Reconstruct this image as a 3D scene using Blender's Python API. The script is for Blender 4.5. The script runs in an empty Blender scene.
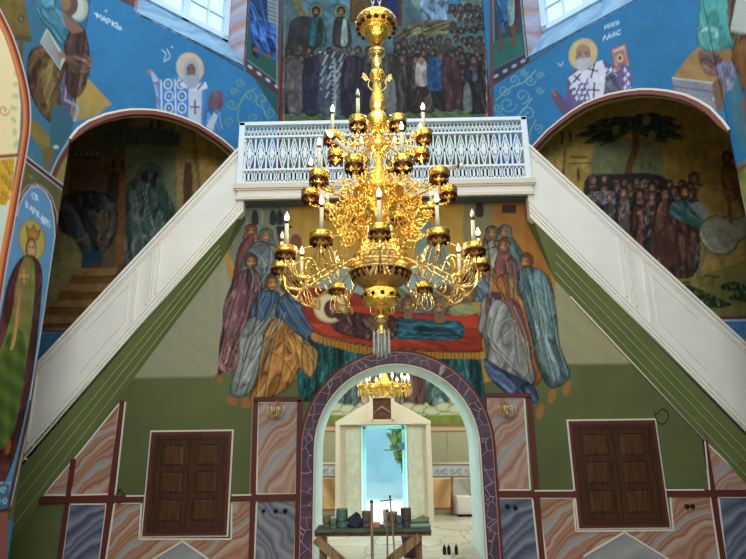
GAIN = dict(dorm=.9, back=.85, up=.85, diag=.9, niche=1.9)
WSTR = 1.05; LP = 9; LN = 15; LPORCH = 650; LDOME = 120; LREAR = 380; LNW = 115; EXPO = 0.42
import bpy, math, random
import numpy as np
from mathutils import Matrix, Vector
random.seed(7); rng = np.random.RandomState(5)
PI = math.pi; R = math.radians
SC = bpy.context.scene; COL = SC.collection
# ------------------------------------------------------------------ camera
FPX = 560.0; EYE = (0.0, 0.0, 1.6)
M = Matrix.Rotation(R(0.85), 4, 'Z') @ Matrix.Rotation(R(90 + 15.5), 4, 'X') @ Matrix.Rotation(R(-0.74), 4, 'Z')
cam_d = bpy.data.cameras.new('camera'); cam = bpy.data.objects.new('camera', cam_d); COL.objects.link(cam)
cam.matrix_world = Matrix.Translation(EYE) @ M
cam_d.sensor_width = 36; cam_d.lens = FPX / 746 * 36; cam_d.clip_start = 0.05; cam_d.clip_end = 300
SC.camera = cam
RM = np.array(M.to_3x3()); E = np.array(EYE)

def ray(x, y):
    return RM @ np.array([(x - 373) / FPX, (279.5 - y) / FPX, -1.0])
def proj(P):                                   # world (N,3) -> photo pixels (N,2)
    q = (np.asarray(P, float) - E) @ RM
    return np.stack([373 + FPX * q[..., 0] / -q[..., 2], 279.5 - FPX * q[..., 1] / -q[..., 2]], -1)
def Y_(y): return (np.array([0, 1.0, 0]), np.array([0, y, 0.0]))
def at(x, y, pl):
    if not isinstance(pl, tuple): pl = Y_(pl)
    n, p = pl; d = ray(x, y)
    t = np.dot(n, p - E) / np.dot(n, d)
    return E + d * t
YF, YB, YC = 7.75, 8.0, 9.0
# ------------------------------------------------------------------ materials
def lin(c):
    return tuple(((v / 255) / 12.92 if v / 255 <= .04045 else ((v / 255 + .055) / 1.055) ** 2.4) for v in c[:3])
MATS = {}
def mat(name, c=(128, 128, 128), rough=.6, metal=0, noise=0, scale=6, bump=0, emit=None, estr=0, trans=0, spec=.3, lin_c=None):
    if name in MATS: return MATS[name]
    m = bpy.data.materials.new(name); m.use_nodes = True; nt = m.node_tree; b = nt.nodes['Principled BSDF']
    col = lin_c or lin(c)
    b.inputs['Base Color'].default_value = (*col, 1); b.inputs['Roughness'].default_value = rough
    b.inputs['Metallic'].default_value = metal; b.inputs['Specular IOR Level'].default_value = spec
    if noise or bump:
        tc = nt.nodes.new('ShaderNodeTexCoord'); n = nt.nodes.new('ShaderNodeTexNoise')
        n.inputs['Scale'].default_value = scale; n.inputs['Detail'].default_value = 5
        nt.links.new(tc.outputs['Object'], n.inputs['Vector'])
        if noise:
            r = nt.nodes.new('ShaderNodeValToRGB')
            r.color_ramp.elements[0].position = .3; r.color_ramp.elements[1].position = .7
            r.color_ramp.elements[0].color = (*[v * (1 - noise) for v in col], 1)
            r.color_ramp.elements[1].color = (*[min(1, v * (1 + noise)) for v in col], 1)
            nt.links.new(n.outputs['Fac'], r.inputs['Fac']); nt.links.new(r.outputs['Color'], b.inputs['Base Color'])
        if bump:
            bp = nt.nodes.new('ShaderNodeBump'); bp.inputs['Strength'].default_value = bump; bp.inputs['Distance'].default_value = .02
            nt.links.new(n.outputs['Fac'], bp.inputs['Height']); nt.links.new(bp.outputs['Normal'], b.inputs['Normal'])
    if emit: b.inputs['Emission Color'].default_value = (*lin(emit), 1); b.inputs['Emission Strength'].default_value = estr
    if trans: b.inputs['Transmission Weight'].default_value = trans
    MATS[name] = m; return m
def marble(name, cols, scale=1.6, distort=4.0, rot=0.5, rough=.45, veins=None):
    m = bpy.data.materials.new(name); m.use_nodes = True; nt = m.node_tree; b = nt.nodes['Principled BSDF']
    L = nt.links.new; N = nt.nodes.new
    tc = N('ShaderNodeTexCoord'); mp = N('ShaderNodeMapping'); mp.inputs['Rotation'].default_value = (0, rot, 0)
    L(tc.outputs['Object'], mp.inputs['Vector'])
    nz = N('ShaderNodeTexNoise'); nz.inputs['Scale'].default_value = 1.3; nz.inputs['Detail'].default_value = 2.5
    L(mp.outputs['Vector'], nz.inputs['Vector'])
    sub = N('ShaderNodeVectorMath'); sub.operation = 'SCALE'; sub.inputs['Scale'].default_value = distort * .25
    L(nz.outputs['Color'], sub.inputs[0])
    add = N('ShaderNodeVectorMath'); L(mp.outputs['Vector'], add.inputs[0]); L(sub.outputs[0], add.inputs[1])
    w = N('ShaderNodeTexWave'); w.wave_type = 'BANDS'; w.bands_direction = 'Z'; w.wave_profile = 'SAW'
    w.inputs['Scale'].default_value = scale * .36; w.inputs['Distortion'].default_value = 3.8; w.inputs['Detail'].default_value = 2.5
    w.inputs['Detail Scale'].default_value = .9; w.inputs['Detail Roughness'].default_value = .45
    L(add.outputs[0], w.inputs['Vector'])
    r = N('ShaderNodeValToRGB'); cr = r.color_ramp
    while len(cr.elements) < len(cols): cr.elements.new(.5)
    for i, c in enumerate(cols):
        cr.elements[i].position = i / (len(cols) - 1); cr.elements[i].color = (*lin(c), 1)
    L(w.outputs['Fac'], r.inputs['Fac'])
    out = r.outputs['Color']
    if veins:
        v = N('ShaderNodeTexVoronoi'); v.feature = 'DISTANCE_TO_EDGE'; v.inputs['Scale'].default_value = veins[1]
        L(add.outputs[0], v.inputs['Vector'])
        r2 = N('ShaderNodeValToRGB'); r2.color_ramp.elements[0].color = (1, 1, 1, 1); r2.color_ramp.elements[1].color = (0, 0, 0, 1)
        r2.color_ramp.elements[0].position = .01; r2.color_ramp.elements[1].position = veins[2]
        L(v.outputs['Distance'], r2.inputs['Fac'])
        mx = N('ShaderNodeMixRGB'); mx.inputs[2].default_value = (*lin(veins[0]), 1)
        L(r2.outputs['Color'], mx.inputs[0]); L(out, mx.inputs[1]); out = mx.outputs[0]
    L(out, b.inputs['Base Color']); b.inputs['Roughness'].default_value = rough; b.inputs['Specular IOR Level'].default_value = .25
    MATS[name] = m; return m
def wood(name, c1, c2, scale=3, rough=.5):
    m = bpy.data.materials.new(name); m.use_nodes = True; nt = m.node_tree; b = nt.nodes['Principled BSDF']
    L = nt.links.new; N = nt.nodes.new
    tc = N('ShaderNodeTexCoord'); mp = N('ShaderNodeMapping'); mp.inputs['Scale'].default_value = (14, 14, 1.2)
    L(tc.outputs['Object'], mp.inputs['Vector'])
    nz = N('ShaderNodeTexNoise'); nz.inputs['Scale'].default_value = scale; nz.inputs['Detail'].default_value = 4
    L(mp.outputs['Vector'], nz.inputs['Vector'])
    r = N('ShaderNodeValToRGB'); r.color_ramp.elements[0].color = (*lin(c1), 1); r.color_ramp.elements[1].color = (*lin(c2), 1)
    r.color_ramp.elements[0].position = .35; r.color_ramp.elements[1].position = .68
    L(nz.outputs['Fac'], r.inputs['Fac']); L(r.outputs['Color'], b.inputs['Base Color'])
    b.inputs['Roughness'].default_value = rough; b.inputs['Specular IOR Level'].default_value = .25
    MATS[name] = m; return m
def paint_mat(name, rough=.65):
    m = bpy.data.materials.new(name); m.use_nodes = True; nt = m.node_tree; b = nt.nodes['Principled BSDF']
    a = nt.nodes.new('ShaderNodeVertexColor'); a.layer_name = 'paint'
    nt.links.new(a.outputs['Color'], b.inputs['Base Color'])
    b.inputs['Roughness'].default_value = rough; b.inputs['Specular IOR Level'].default_value = .2
    tc = nt.nodes.new('ShaderNodeTexCoord'); n = nt.nodes.new('ShaderNodeTexNoise'); n.inputs['Scale'].default_value = 25
    nt.links.new(tc.outputs['Object'], n.inputs['Vector'])
    bp = nt.nodes.new('ShaderNodeBump'); bp.inputs['Strength'].default_value = .12; bp.inputs['Distance'].default_value = .01
    nt.links.new(n.outputs['Fac'], bp.inputs['Height']); nt.links.new(bp.outputs['Normal'], b.inputs['Normal'])
    return m
# ------------------------------------------------------------------ objects
def tag(o, label=None, cat=None, group=None, kind=None):
    if label: o['label'] = label
    if cat: o['category'] = cat
    if group: o['group'] = group
    if kind: o['kind'] = kind
    return o
def empty(name, loc, label=None, cat=None, group=None, rz=0):
    o = bpy.data.objects.new(name, None); COL.objects.link(o); o.location = loc; o.rotation_euler = (0, 0, rz)
    o.empty_display_size = .1
    return tag(o, label, cat, group)
class MB:
    """collects faces; build() links them as ONE mesh object; origin subtracts the parent's place"""
    def __init__(s): s.v = []; s.f = []; s.mi = []; s.sm = []; s.cur = 0
    def add(s, vs, fs, smooth=False):
        k = len(s.v); s.v += [tuple(map(float, p)) for p in vs]
        for f in fs: s.f.append([i + k for i in f]); s.mi.append(s.cur); s.sm.append(smooth)
        return s
    def box(s, a, b):
        x0, y0, z0 = a; x1, y1, z1 = b
        v = [(x0, y0, z0), (x1, y0, z0), (x1, y1, z0), (x0, y1, z0), (x0, y0, z1), (x1, y0, z1), (x1, y1, z1), (x0, y1, z1)]
        return s.add(v, [(0, 3, 2, 1), (4, 5, 6, 7), (0, 1, 5, 4), (1, 2, 6, 5), (2, 3, 7, 6), (3, 0, 4, 7)])
    def prism(s, front, off):                     # polygon extruded by an offset vector
        n = len(front); off = np.array(off, float)
        v = [tuple(p) for p in front] + [tuple(np.array(p) + off) for p in front]
        return s.add(v, [tuple(range(n)), tuple(range(2 * n - 1, n - 1, -1))] + [(i, i + n, (i + 1) % n + n, (i + 1) % n) for i in range(n)])
    def strip(s, A, B, off):                      # wall between two polylines, thick by off (closed solid)
        n = len(A); off = np.array(off, float); A = [np.array(p) for p in A]; B = [np.array(p) for p in B]
        v = A + B + [p + off for p in A] + [p + off for p in B]; f = []
        for i in range(n - 1):
            f += [(i, i + 1, n + i + 1, n + i), (2 * n + i, 3 * n + i, 3 * n + i + 1, 2 * n + i + 1),
                  (i, 2 * n + i, 2 * n + i + 1, i + 1), (n + i, n + i + 1, 3 * n + i + 1, 3 * n + i)]
        f += [(0, n, 3 * n, 2 * n), (n - 1, 3 * n - 1, 4 * n - 1, 2 * n - 1)]
        return s.add(v, f)
    def beam(s, a, b, w, d, up=(0, 0, 1)):
        a = Vector(a); b = Vector(b); t = (b - a).normalized(); u = Vector(up)
        if abs(t.dot(u)) > .98: u = Vector((0, 1, 0))
        x = t.cross(u).normalized(); y = x.cross(t).normalized()
        q = [(-w / 2, -d / 2), (w / 2, -d / 2), (w / 2, d / 2), (-w / 2, d / 2)]
        v = [a + x * i + y * j for i, j in q] + [b + x * i + y * j for i, j in q]
        return s.add(v, [(0, 1, 2, 3), (7, 6, 5, 4)] + [(i, i + 4, (i + 1) % 4 + 4, (i + 1) % 4) for i in range(4)])
    def tube(s, pts, r, n=6, taper=None, closed=False):
        P = [Vector(p) for p in pts]; m = len(P); rs = r if isinstance(r, (list, tuple)) else [r] * m
        v = []; x = None
        for i in range(m):
            if closed: t = (P[(i + 1) % m] - P[i - 1]).normalized()
            else: t = (P[min(i + 1, m - 1)] - P[max(i - 1, 0)]).normalized()
            if x is None: x = t.orthogonal().normalized()
            x = (x - t * x.dot(t)); x = x.normalized() if x.length > 1e-6 else t.orthogonal().normalized()
            y = t.cross(x)
            v += [P[i] + (x * math.cos(2 * PI * k / n) + y * math.sin(2 * PI * k / n)) * rs[i] for k in range(n)]
        f = [(i * n + k, i * n + (k + 1) % n, (i + 1) * n + (k + 1) % n, (i + 1) * n + k) for i in range(m - 1) for k in range(n)]
        if closed: f += [((m - 1) * n + k, (m - 1) * n + (k + 1) % n, (k + 1) % n, k) for k in range(n)]
        else: f += [tuple(range(n - 1, -1, -1)), tuple((m - 1) * n + k for k in range(n))]
        return s.add(v, f, True)
    def lathe(s, prof, c=(0, 0, 0), n=24, sq=None):     # prof: (radius, z)
        v = []; m = len(prof)
        for r, z in prof:
            v += [(c[0] + max(r, 1e-4) * math.cos(2 * PI * k / n), c[1] + max(r, 1e-4) * math.sin(2 * PI * k / n), c[2] + z) for k in range(n)]
        f = [(i * n + k, i * n + (k + 1) % n, (i + 1) * n + (k + 1) % n, (i + 1) * n + k) for i in range(m - 1) for k in range(n)]
        f += [tuple(range(n - 1, -1, -1)), tuple((m - 1) * n + k for k in range(n))]
        return s.add(v, f, True)
    def lace(s, r, z, h, teeth, c=(0, 0, 0), flare=0., t=.003, sub=4):   # hanging scalloped band with points
        n = teeth * sub; v = []
        for k in range(n):
            ph = (k % sub) / sub; d = h * (.45 + .55 * (1 - abs(2 * ph - 1)) ** .7)
            a = 2 * PI * k / n
            for rr, zz in ((r, z), (r + flare, z - d), (r + flare - t, z - d), (r - t, z)):
                v.append((c[0] + rr * math.cos(a), c[1] + rr * math.sin(a), c[2] + zz))
        f = []
        for k in range(n):
            q = (k + 1) % n
            for j in range(4): f.append((k * 4 + j, q * 4 + j, q * 4 + (j + 1) % 4, k * 4 + (j + 1) % 4))
        return s.add(v, f)
    def build(s, name, m, parent=None, org=(0, 0, 0)):
        me = bpy.data.meshes.new(name); o_ = np.array(org, float)
        me.from_pydata([tuple(np.array(p) - o_) for p in s.v], [], s.f); 
        for mm in (m if isinstance(m, (list, tuple)) else [m]): me.materials.append(mm)
        me.polygons.foreach_set('material_index', s.mi); me.polygons.foreach_set('use_smooth', s.sm)
        me.update()
        import bmesh
        b = bmesh.new(); b.from_mesh(me); bmesh.ops.recalc_face_normals(b, faces=b.faces); b.to_mesh(me); b.free()
        o = bpy.data.objects.new(name, me); COL.objects.link(o)
        if parent is not None: o.parent = parent
        else: o.location = org
        return o
def bevel(o, w=.01, seg=2):
    m = o.modifiers.new('bevel', 'BEVEL'); m.width = w; m.segments = seg; m.limit_method = 'ANGLE'; m.angle_limit = R(40); return o
def struct(o): o['kind'] = 'structure'; return o
# ------------------------------------------------------------------ wall painting
def smooth_poly(pts, k=5):
    P = np.array(pts, float); n = len(P); out = []
    for i in range(n):
        a, b, c, d = P[i - 1], P[i], P[(i + 1) % n], P[(i + 2) % n]
        for j in range(k):
            t = j / k
            out.append(.5 * ((2 * b) + (c - a) * t + (2 * a - 5 * b + 4 * c - d) * t * t + (3 * b - a - 3 * c + d) * t ** 3))
    return np.array(out)
def smooth_line(pts, k=5):
    P = np.array(pts, float); n = len(P)
    if n < 3: return P
    Q = np.vstack([2 * P[0] - P[1], P, 2 * P[-1] - P[-2]]); out = []
    for i in range(1, n):
        a, b, c, d = Q[i - 1], Q[i], Q[i + 1], Q[i + 2]
        for j in range(k):
            t = j / k
            out.append(.5 * ((2 * b) + (c - a) * t + (2 * a - 5 * b + 4 * c - d) * t * t + (3 * b - a - 3 * c + d) * t ** 3))
    out.append(P[-1]); return np.array(out)
def seg_dist(p, A, B):
    ab = B - A; L = (ab ** 2).sum(-1) + 1e-9
    t = np.clip(((p[:, None, :] - A[None]) * ab[None]).sum(-1) / L, 0, 1)
    return np.sqrt(((p[:, None, :] - (A[None] + t[..., None] * ab[None])) ** 2).sum(-1)).min(1)
NZ = [(rng.uniform(-1, 1, 2) * f, rng.uniform(0, 6.3)) for f in (.12, .2, .33, .5, .8, 1.1)]
def pnoise(p, s=1.0, seed=0):
    v = 0
    for i, (k, ph) in enumerate(NZ):
        v = v + np.sin(p[:, 0] * k[0] * s + p[:, 1] * k[1] * s + ph + seed * (i + 1.3)) / (1 + .5 * i)
    return v / 3.0
def vnoise(x, y, seed=0):
    xi, yi = np.floor(x), np.floor(y); fx, fy = x - xi, y - yi; fx = fx * fx * (3 - 2 * fx); fy = fy * fy * (3 - 2 * fy)
    h = lambda a, b: (np.sin(a * 127.1 + b * 311.7 + seed * 74.7) * 43758.5453) % 1.0
    return ((h(xi, yi) * (1 - fx) + h(xi + 1, yi) * fx) * (1 - fy) + (h(xi, yi + 1) * (1 - fx) + h(xi + 1, yi + 1) * fx) * fy) * 2 - 1
class Canvas:
    def __init__(s, o, u, W, H, res, base=(100, 100, 100), gain=1.0):
        s.o = np.array(o, float); s.u = np.array(u, float); s.u = s.u / np.linalg.norm(s.u)
        s.nu = max(2, int(W * res)) + 1; s.nv = max(2, int(H * res)) + 1
        uu, vv = np.meshgrid(np.linspace(0, W, s.nu), np.linspace(0, H, s.nv))
        s.pos = s.o + uu.reshape(-1, 1) * s.u + vv.reshape(-1, 1) * np.array([0, 0, 1.0])
        s.P = proj(s.pos); s.c = np.tile(np.array(base, float), (len(s.P), 1)); s.gain = gain; s.alpha = 1.0
    def _mix(s, idx, cov, col):
        cov = np.clip(cov, 0, 1)[:, None] * s.alpha
        s.c[idx] = s.c[idx] * (1 - cov) + np.asarray(col, float) * cov
    def box_idx(s, P, pad=3):
        lo = P.min(0) - pad; hi = P.max(0) + pad
        return np.where((s.P[:, 0] > lo[0]) & (s.P[:, 0] < hi[0]) & (s.P[:, 1] > lo[1]) & (s.P[:, 1] < hi[1]))[0]
    def poly(s, pts, col, smooth=True, soft=.8, fold=None, rim=0, col2=None, line=None, mottle=0):
        """fold=(angle deg of folds, spacing px, strength); col2 = colour at the bottom; line = outline colour"""
        Q = smooth_poly(pts) if smooth else np.array(pts, float)
        idx = s.box_idx(Q)
        if not len(idx): return
        p = s.P[idx]; A = Q; B = np.roll(Q, -1, 0)
        inside = np.zeros(len(p), bool)
        for a, b in zip(A, B):
            if a[1] == b[1]: continue
            c = (a[1] > p[:, 1]) != (b[1] > p[:, 1])
            inside ^= c & (p[:, 0] < (b[0] - a[0]) * (p[:, 1] - a[1]) / (b[1] - a[1]) + a[0])
        d = seg_dist(p, A, B); sd = np.where(inside, -d, d); cov = .5 - sd / soft
        c = np.tile(np.array(col, float), (len(p), 1))
        if col2 is not None:
            t = ((p[:, 1] - Q[:, 1].min()) / (np.ptp(Q[:, 1]) + 1e-6))[:, None]; c = c * (1 - t) + np.array(col2, float) * t
        if fold:
            a = R(fold[0]); q = -p[:, 0] * math.sin(a) + p[:, 1] * math.cos(a); sd_ = Q[0, 0] * .37
            r_ = p[:, 0] * math.cos(a) + p[:, 1] * math.sin(a); sp = fold[1] * .85; sd_ = round(sd_, 2)
            q = q + 2.2 * vnoise(r_ / (sp * 2.6), q / (sp * 3), sd_ + 5)
            n1 = vnoise(q / sp, r_ / (sp * 4.5), sd_); n2 = vnoise(q / (sp * .62), r_ / (sp * 3.6), sd_ + 3)
            n3 = vnoise(q / (sp * .42) + .5 * n1, r_ / (sp * 3.0), sd_ + 9)
            m = .6 * n1 + .4 * n2 + .25 * n3
            ln = np.exp(-(n1 / .11) ** 2) * .7 + np.exp(-(n2 / .10) ** 2) * .4 + np.exp(-(n3 / .12) ** 2) * .2
            hi = np.exp(-((n1 - .42) / .10) ** 2) + .7 * np.exp(-((n2 - .5) / .12) ** 2)
            c = c * (1 + fold[2] * .9 * m - fold[2] * 1.5 * ln)[:, None] + (hi * 80 * fold[2])[:, None]
        if mottle: c = c * (1 + mottle * pnoise(p, 3.0, Q[0, 1]))[:, None]
        if rim: c = c * (1 - rim * .7 * np.exp(-d / 2.2) - min(.6, rim * 1.3) * np.exp(-(d / .8) ** 2))[:, None]
        s._mix(idx, cov, np.clip(c, 0, 255))
        if line is not None: s.line(np.vstack([Q, Q[:1]]), 1.0, line, smooth=False)
    def line(s, pts, w, col, smooth=True, a=1.0):
        Q = smooth_line(pts) if smooth else np.array(pts, float)
        idx = s.box_idx(Q, w + 2)
        if not len(idx): return
        d = seg_dist(s.P[idx], Q[:-1], Q[1:]); s._mix(idx, a * np.clip((w / 2 + .4 - d) / .8, 0, 1), col)
    def ell(s, x, y, rx, ry, col, rot=0, **k):
        t = np.linspace(0, 2 * PI, 18, endpoint=False); c, n = math.cos(R(rot)), math.sin(R(rot))
        ex, ey = rx * np.cos(t), ry * np.sin(t)
        s.poly(np.stack([x + ex * c - ey * n, y + ex * n + ey * c], 1), col, smooth=False, **k)
    def rect(s, x0, y0, x1, y1, col, **k): s.poly([(x0, y0), (x1, y0), (x1, y1), (x0, y1)], col, smooth=False, **k)
    def head(s, x, y, r, hair=(70, 50, 35), look=0, beard=None, halo=None, skin=(170, 120, 75), bald=False, veil=None, rot=0):
        if halo: s.ell(x, y - r * .1, halo[0], halo[0] * 1.02, halo[1], rim=.25); s.ell(x, y - r * .1, halo[0] * .88, halo[0] * .9, [min(255, v * 1.07) for v in halo[1]])
        r = r * .92
        if veil: s.poly([(x, y - r * 1.3), (x + r, y - r * .8), (x + r * 1.1, y + r * .2), (x + r * 1.5, y + r * 1.5), (x, y + r * 1.3), (x - r * 1.5, y + r * 1.5), (x - r * 1.1, y + r * .2), (x - r, y - r * .8)], veil, fold=(80, r * .6, .25), rim=.4)
        else:
            s.poly([(x - r * .4, y + r * .6), (x + r * .4, y + r * .6), (x + r * .55, y + r * 1.7), (x - r * .55, y + r * 1.7)], [v * .8 for v in skin])
            s.ell(x - look * r * .15, y - r * .18, r * 1.0, r * 1.12, hair, mottle=.2, rot=rot, rim=.3)
        dx = look * r * .3
        s.ell(x + dx, y + (.12 if not bald else -.12) * r, r * .68, r * (.9 if not bald else 1.05), skin, rim=.3, rot=rot)
        s.line([(x + dx - r * .5, y - r * .14), (x + dx - r * .12, y - r * .1)], r * .2, [v * .55 for v in skin], False)
        s.line([(x + dx + r * .5, y - r * .14), (x + dx + r * .12, y - r * .1)], r * .2, [v * .55 for v in skin], False)
        s.line([(x + dx * 1.6, y - r * .1), (x + dx * 1.9, y + r * .3)], r * .16, [min(255, v * 1.25) for v in skin], False)
        if beard: s.poly([(x + dx - r * .7, y + r * .25), (x + dx, y + r * .42), (x + dx + r * .7, y + r * .25), (x + dx + r * .45, y + r * 1.1), (x + dx, y + r * 1.5), (x + dx - r * .45, y + r * 1.1)], beard, mottle=.15)
        s.line([(x + dx - r * .22, y + r * .55), (x + dx + r * .22, y + r * .55)], r * .14, (110, 50, 40), False)
    def build(s, name, keep=None, thick=.03, rim=True, mname='plaster_paint'):
        nu, nv = s.nu, s.nv
        k = np.ones(len(s.P), bool) if keep is None else keep(s.P, s.pos)
        i = np.arange(nu * nv).reshape(nv, nu)
        q = np.stack([i[:-1, :-1], i[:-1, 1:], i[1:, 1:], i[1:, :-1]], -1).reshape(-1, 4)
        q = q[k[q].all(1)]
        used = np.unique(q); rm = -np.ones(nu * nv, int); rm[used] = np.arange(len(used)); q = rm[q]
        pos = s.pos[used]; c = np.clip(s.c[used] / 255, 0, 1) 
        c = np.where(c <= .04045, c / 12.92, ((c + .055) / 1.055) ** 2.4) * s.gain
        me = bpy.data.meshes.new(name); me.vertices.add(len(pos)); me.vertices.foreach_set('co', (pos - s.o).ravel())
        me.loops.add(len(q) * 4); me.loops.foreach_set('vertex_index', q.ravel().astype(np.int32))
        me.polygons.add(len(q)); me.polygons.foreach_set('loop_start', np.arange(0, len(q) * 4, 4, dtype=np.int32))
        me.update(calc_edges=True)
        at_ = me.color_attributes.new('paint', 'FLOAT_COLOR', 'POINT')
        at_.data.foreach_set('color', np.hstack([np.clip(c, 0, .95), np.ones((len(c), 1))]).astype(np.float32).ravel())
        if mname not in MATS: MATS[mname] = paint_mat(mname)
        me.materials.append(MATS[mname])
        o = bpy.data.objects.new(name, me); COL.objects.link(o); o.location = s.o
        n = np.cross(s.u, [0, 0, 1.0]); toward = np.dot(n, E - s.o) > 0
        md = o.modifiers.new('thickness', 'SOLIDIFY'); md.thickness = thick; md.offset = -1 if toward else 1; md.use_rim = rim
        if not toward: md.use_flip_normals = False
        return o
# ------------------------------------------------------------------ plan of the octagon
xL = at(280, 100, YC)[0]; xR = at(490, 100, YC)[0]
DL = (np.array([1, -1., 0]), np.array([xL, 9, 0.])); DR = (np.array([-1, -1., 0]), np.array([xR, 9, 0.]))
eL = at(63, 188, DL); eR = at(737, 172, DR); XSL, YSL = eL[0], eL[1]; XSR, YSR = eR[0], eR[1]
SL = (np.array([1., 0, 0]), np.array([XSL, 0, 0.])); SR = (np.array([-1., 0, 0]), np.array([XSR, 0, 0.]))
G = dict(dorm=1.0, back=1.0, up=1.0, diag=1.0, side=1.0, niche=1.0, nar=1.0)
G.update(GAIN)
GREEN = (94, 100, 60); BLUE = (44, 113, 162); OUT = (45, 32, 28)
def green_base(cv):
    n = pnoise(cv.P, .25, 1)[:, None]; cv.c = np.array(GREEN, float) * (1 + .08 * n)
    cv.poly([(100, 378), (216, 378), (262, 230), (150, 200), (60, 378)], (150, 148, 120), smooth=False, mottle=.05)
    cv.poly([(545, 250), (560, 364), (720, 360), (720, 300), (600, 240)], (160, 154, 118), smooth=False, mottle=.05)
def dormition(cv):
    P, Lc, H, EL, RC = cv.poly, cv.line, cv.head, cv.ell, cv.rect
    green_base(cv)
    # buildings and gold ground; slate strips on top are painted soffit shade
    P([(225, 190), (560, 190), (556, 280), (540, 330), (500, 380), (300, 380), (240, 300), (222, 240)], (176, 136, 52), mottle=.08)
    P([(222, 190), (290, 190), (288, 290), (250, 300), (232, 262), (222, 230)], (118, 122, 104), smooth=False, mottle=.07)
    RC(236, 196, 282, 204, (66, 80, 92)); RC(268, 216, 286, 224, (92, 124, 132)); P([(276, 226), (292, 226), (288, 262), (280, 250)], (40, 38, 36), smooth=False)
    for x in (252, 270, 277): P([(x, 224), (x, 214), (x + 3, 210), (x + 6, 214), (x + 6, 224)], (44, 46, 46)); 
    Lc([(247, 224), (247, 210), (254, 207), (262, 212), (262, 224)], 1.2, (160, 160, 135))
    P([(466, 190), (494, 190), (494, 236), (470, 262), (462, 230)], (130, 118, 78), smooth=False, mottle=.06)
    P([(476, 216), (476, 205), (479, 202), (483, 205), (483, 216)], (45, 45, 40))
    P([(494, 190), (530, 190), (548, 262), (556, 300), (530, 320), (494, 300)], (160, 104, 42), smooth=False, mottle=.08)
    RC(502, 205, 516, 213, (48, 38, 40)); RC(505, 206, 513, 210, (74, 40, 34)); RC(466, 195, 535, 200, (70, 84, 96))
    P([(420, 225), (440, 232), (450, 262), (448, 300), (418, 300)], (110, 134, 128), mottle=.1)
    P([(318, 285), (345, 268), (430, 268), (470, 300), (440, 320), (330, 310)], (134, 160, 158), mottle=.08)
    # far mourners behind the bier
    for x, y, c in ((398, 296, (96, 104, 70)), (412, 300, (118, 74, 60)), (430, 298, (90, 110, 120)), (458, 300, (88, 98, 66)), (446, 292, (110, 80, 50))):
        P([(x - 14, y + 18), (x - 10, y - 2), (x, y - 8), (x + 12, y), (x + 15, y + 18)], c, fold=(60, 5, .25))
    # bier: red cover, body, shroud, fringe, teal drape
    P([(288, 292), (310, 288), (352, 292), (370, 300), (400, 312), (450, 314), (478, 314), (482, 345), (478, 352), (420, 350), (360, 344), (318, 334), (300, 318)], (160, 50, 28), fold=(10, 9, .2), rim=.3)
    P([(300, 318), (318, 334), (360, 345), (420, 351), (480, 352), (481, 358), (420, 358), (355, 352), (312, 341), (296, 325)], (176, 124, 42), smooth=False)
    for i in range(46):
        t = i / 45; x = 299 + t * 180; y = np.interp(x, [296, 312, 355, 420, 480], [323, 338, 349, 355, 355]); Lc([(x, y - 3), (x, y + 3)], .8, (110, 70, 26), False)
    P([(300, 327), (316, 342), (356, 353), (420, 359), (481, 359), (486, 402), (300, 402), (296, 370)], (18, 74, 76), smooth=False, fold=(84, 6, .6))
    P([(396, 318), (430, 320), (460, 322), (462, 338), (430, 340), (392, 337)], (12, 62, 78), fold=(2, 5, .5))
    P([(330, 316), (345, 312), (368, 314), (396, 318), (394, 338), (370, 340), (342, 334), (333, 328)], (82, 46, 44), fold=(75, 4, .5), rim=.4)
    EL(330, 308, 17, 15.5, (214, 190, 140), rim=.2); EL(330, 308, 14.5, 13, (222, 200, 152))
    EL(332, 309, 8, 9.5, (74, 46, 50)); EL(335, 309, 5, 6.5, (170, 112, 66)); P([(333, 312), (340, 310), (345, 315), (338, 320)], (60, 40, 34))
    P([(362, 320), (372, 318), (382, 324), (372, 330)], (120, 90, 62), fold=(40, 4, .3))
    # left group, back to front
    H(251, 231, 6, veil=(150, 86, 70)); P([(246, 238), (254, 238), (252, 300), (238, 345), (214, 380), (222, 330), (232, 280), (238, 250)], (120, 66, 62), fold=(100, 6, .3), rim=.3)
    H(266, 236, 7, veil=(104, 116, 116)); P([(256, 242), (268, 244), (276, 262), (270, 285), (250, 292), (240, 275), (244, 255)], (108, 118, 116), fold=(130, 6, .3), rim=.4)
    H(251, 262, 8, hair=(80, 56, 34), beard=(84, 60, 38)); P([(244, 270), (256, 270), (262, 290), (252, 330), (240, 368), (218, 372), (212, 366), (222, 335), (224, 305), (234, 280)], (98, 62, 66), fold=(105, 6, .42), rim=.4)
    P([(236, 330), (252, 318), (250, 340), (240, 372), (220, 370), (218, 358)], (134, 92, 84), fold=(95, 4, .5))
    EL(217, 379, 7, 3.6, (150, 96, 52), rot=25)
    H(271, 283, 8, hair=(92, 62, 34), look=.6, skin=(180, 124, 72))
    P([(258, 294), (268, 290), (280, 294), (276, 312), (262, 322), (250, 316)], (64, 92, 122), fold=(110, 5, .35), rim=.35)
    P([(252, 316), (264, 320), (278, 300), (288, 316), (276, 350), (262, 380), (244, 396), (230, 392), (238, 360), (240, 335)], (138, 146, 142), fold=(112, 6, .3), rim=.35)
    H(288, 286, 8, hair=(88, 64, 38), look=.7, beard=(80, 58, 36)); EL(291, 240, 11, 12, (170, 130, 80)); EL(296, 242, 6, 8, (116, 70, 46))
    P([(278, 300), (290, 292), (300, 300), (306, 318), (314, 330), (306, 338), (290, 330), (276, 318)], (62, 86, 112), fold=(50, 6, .35), rim=.35)
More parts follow.
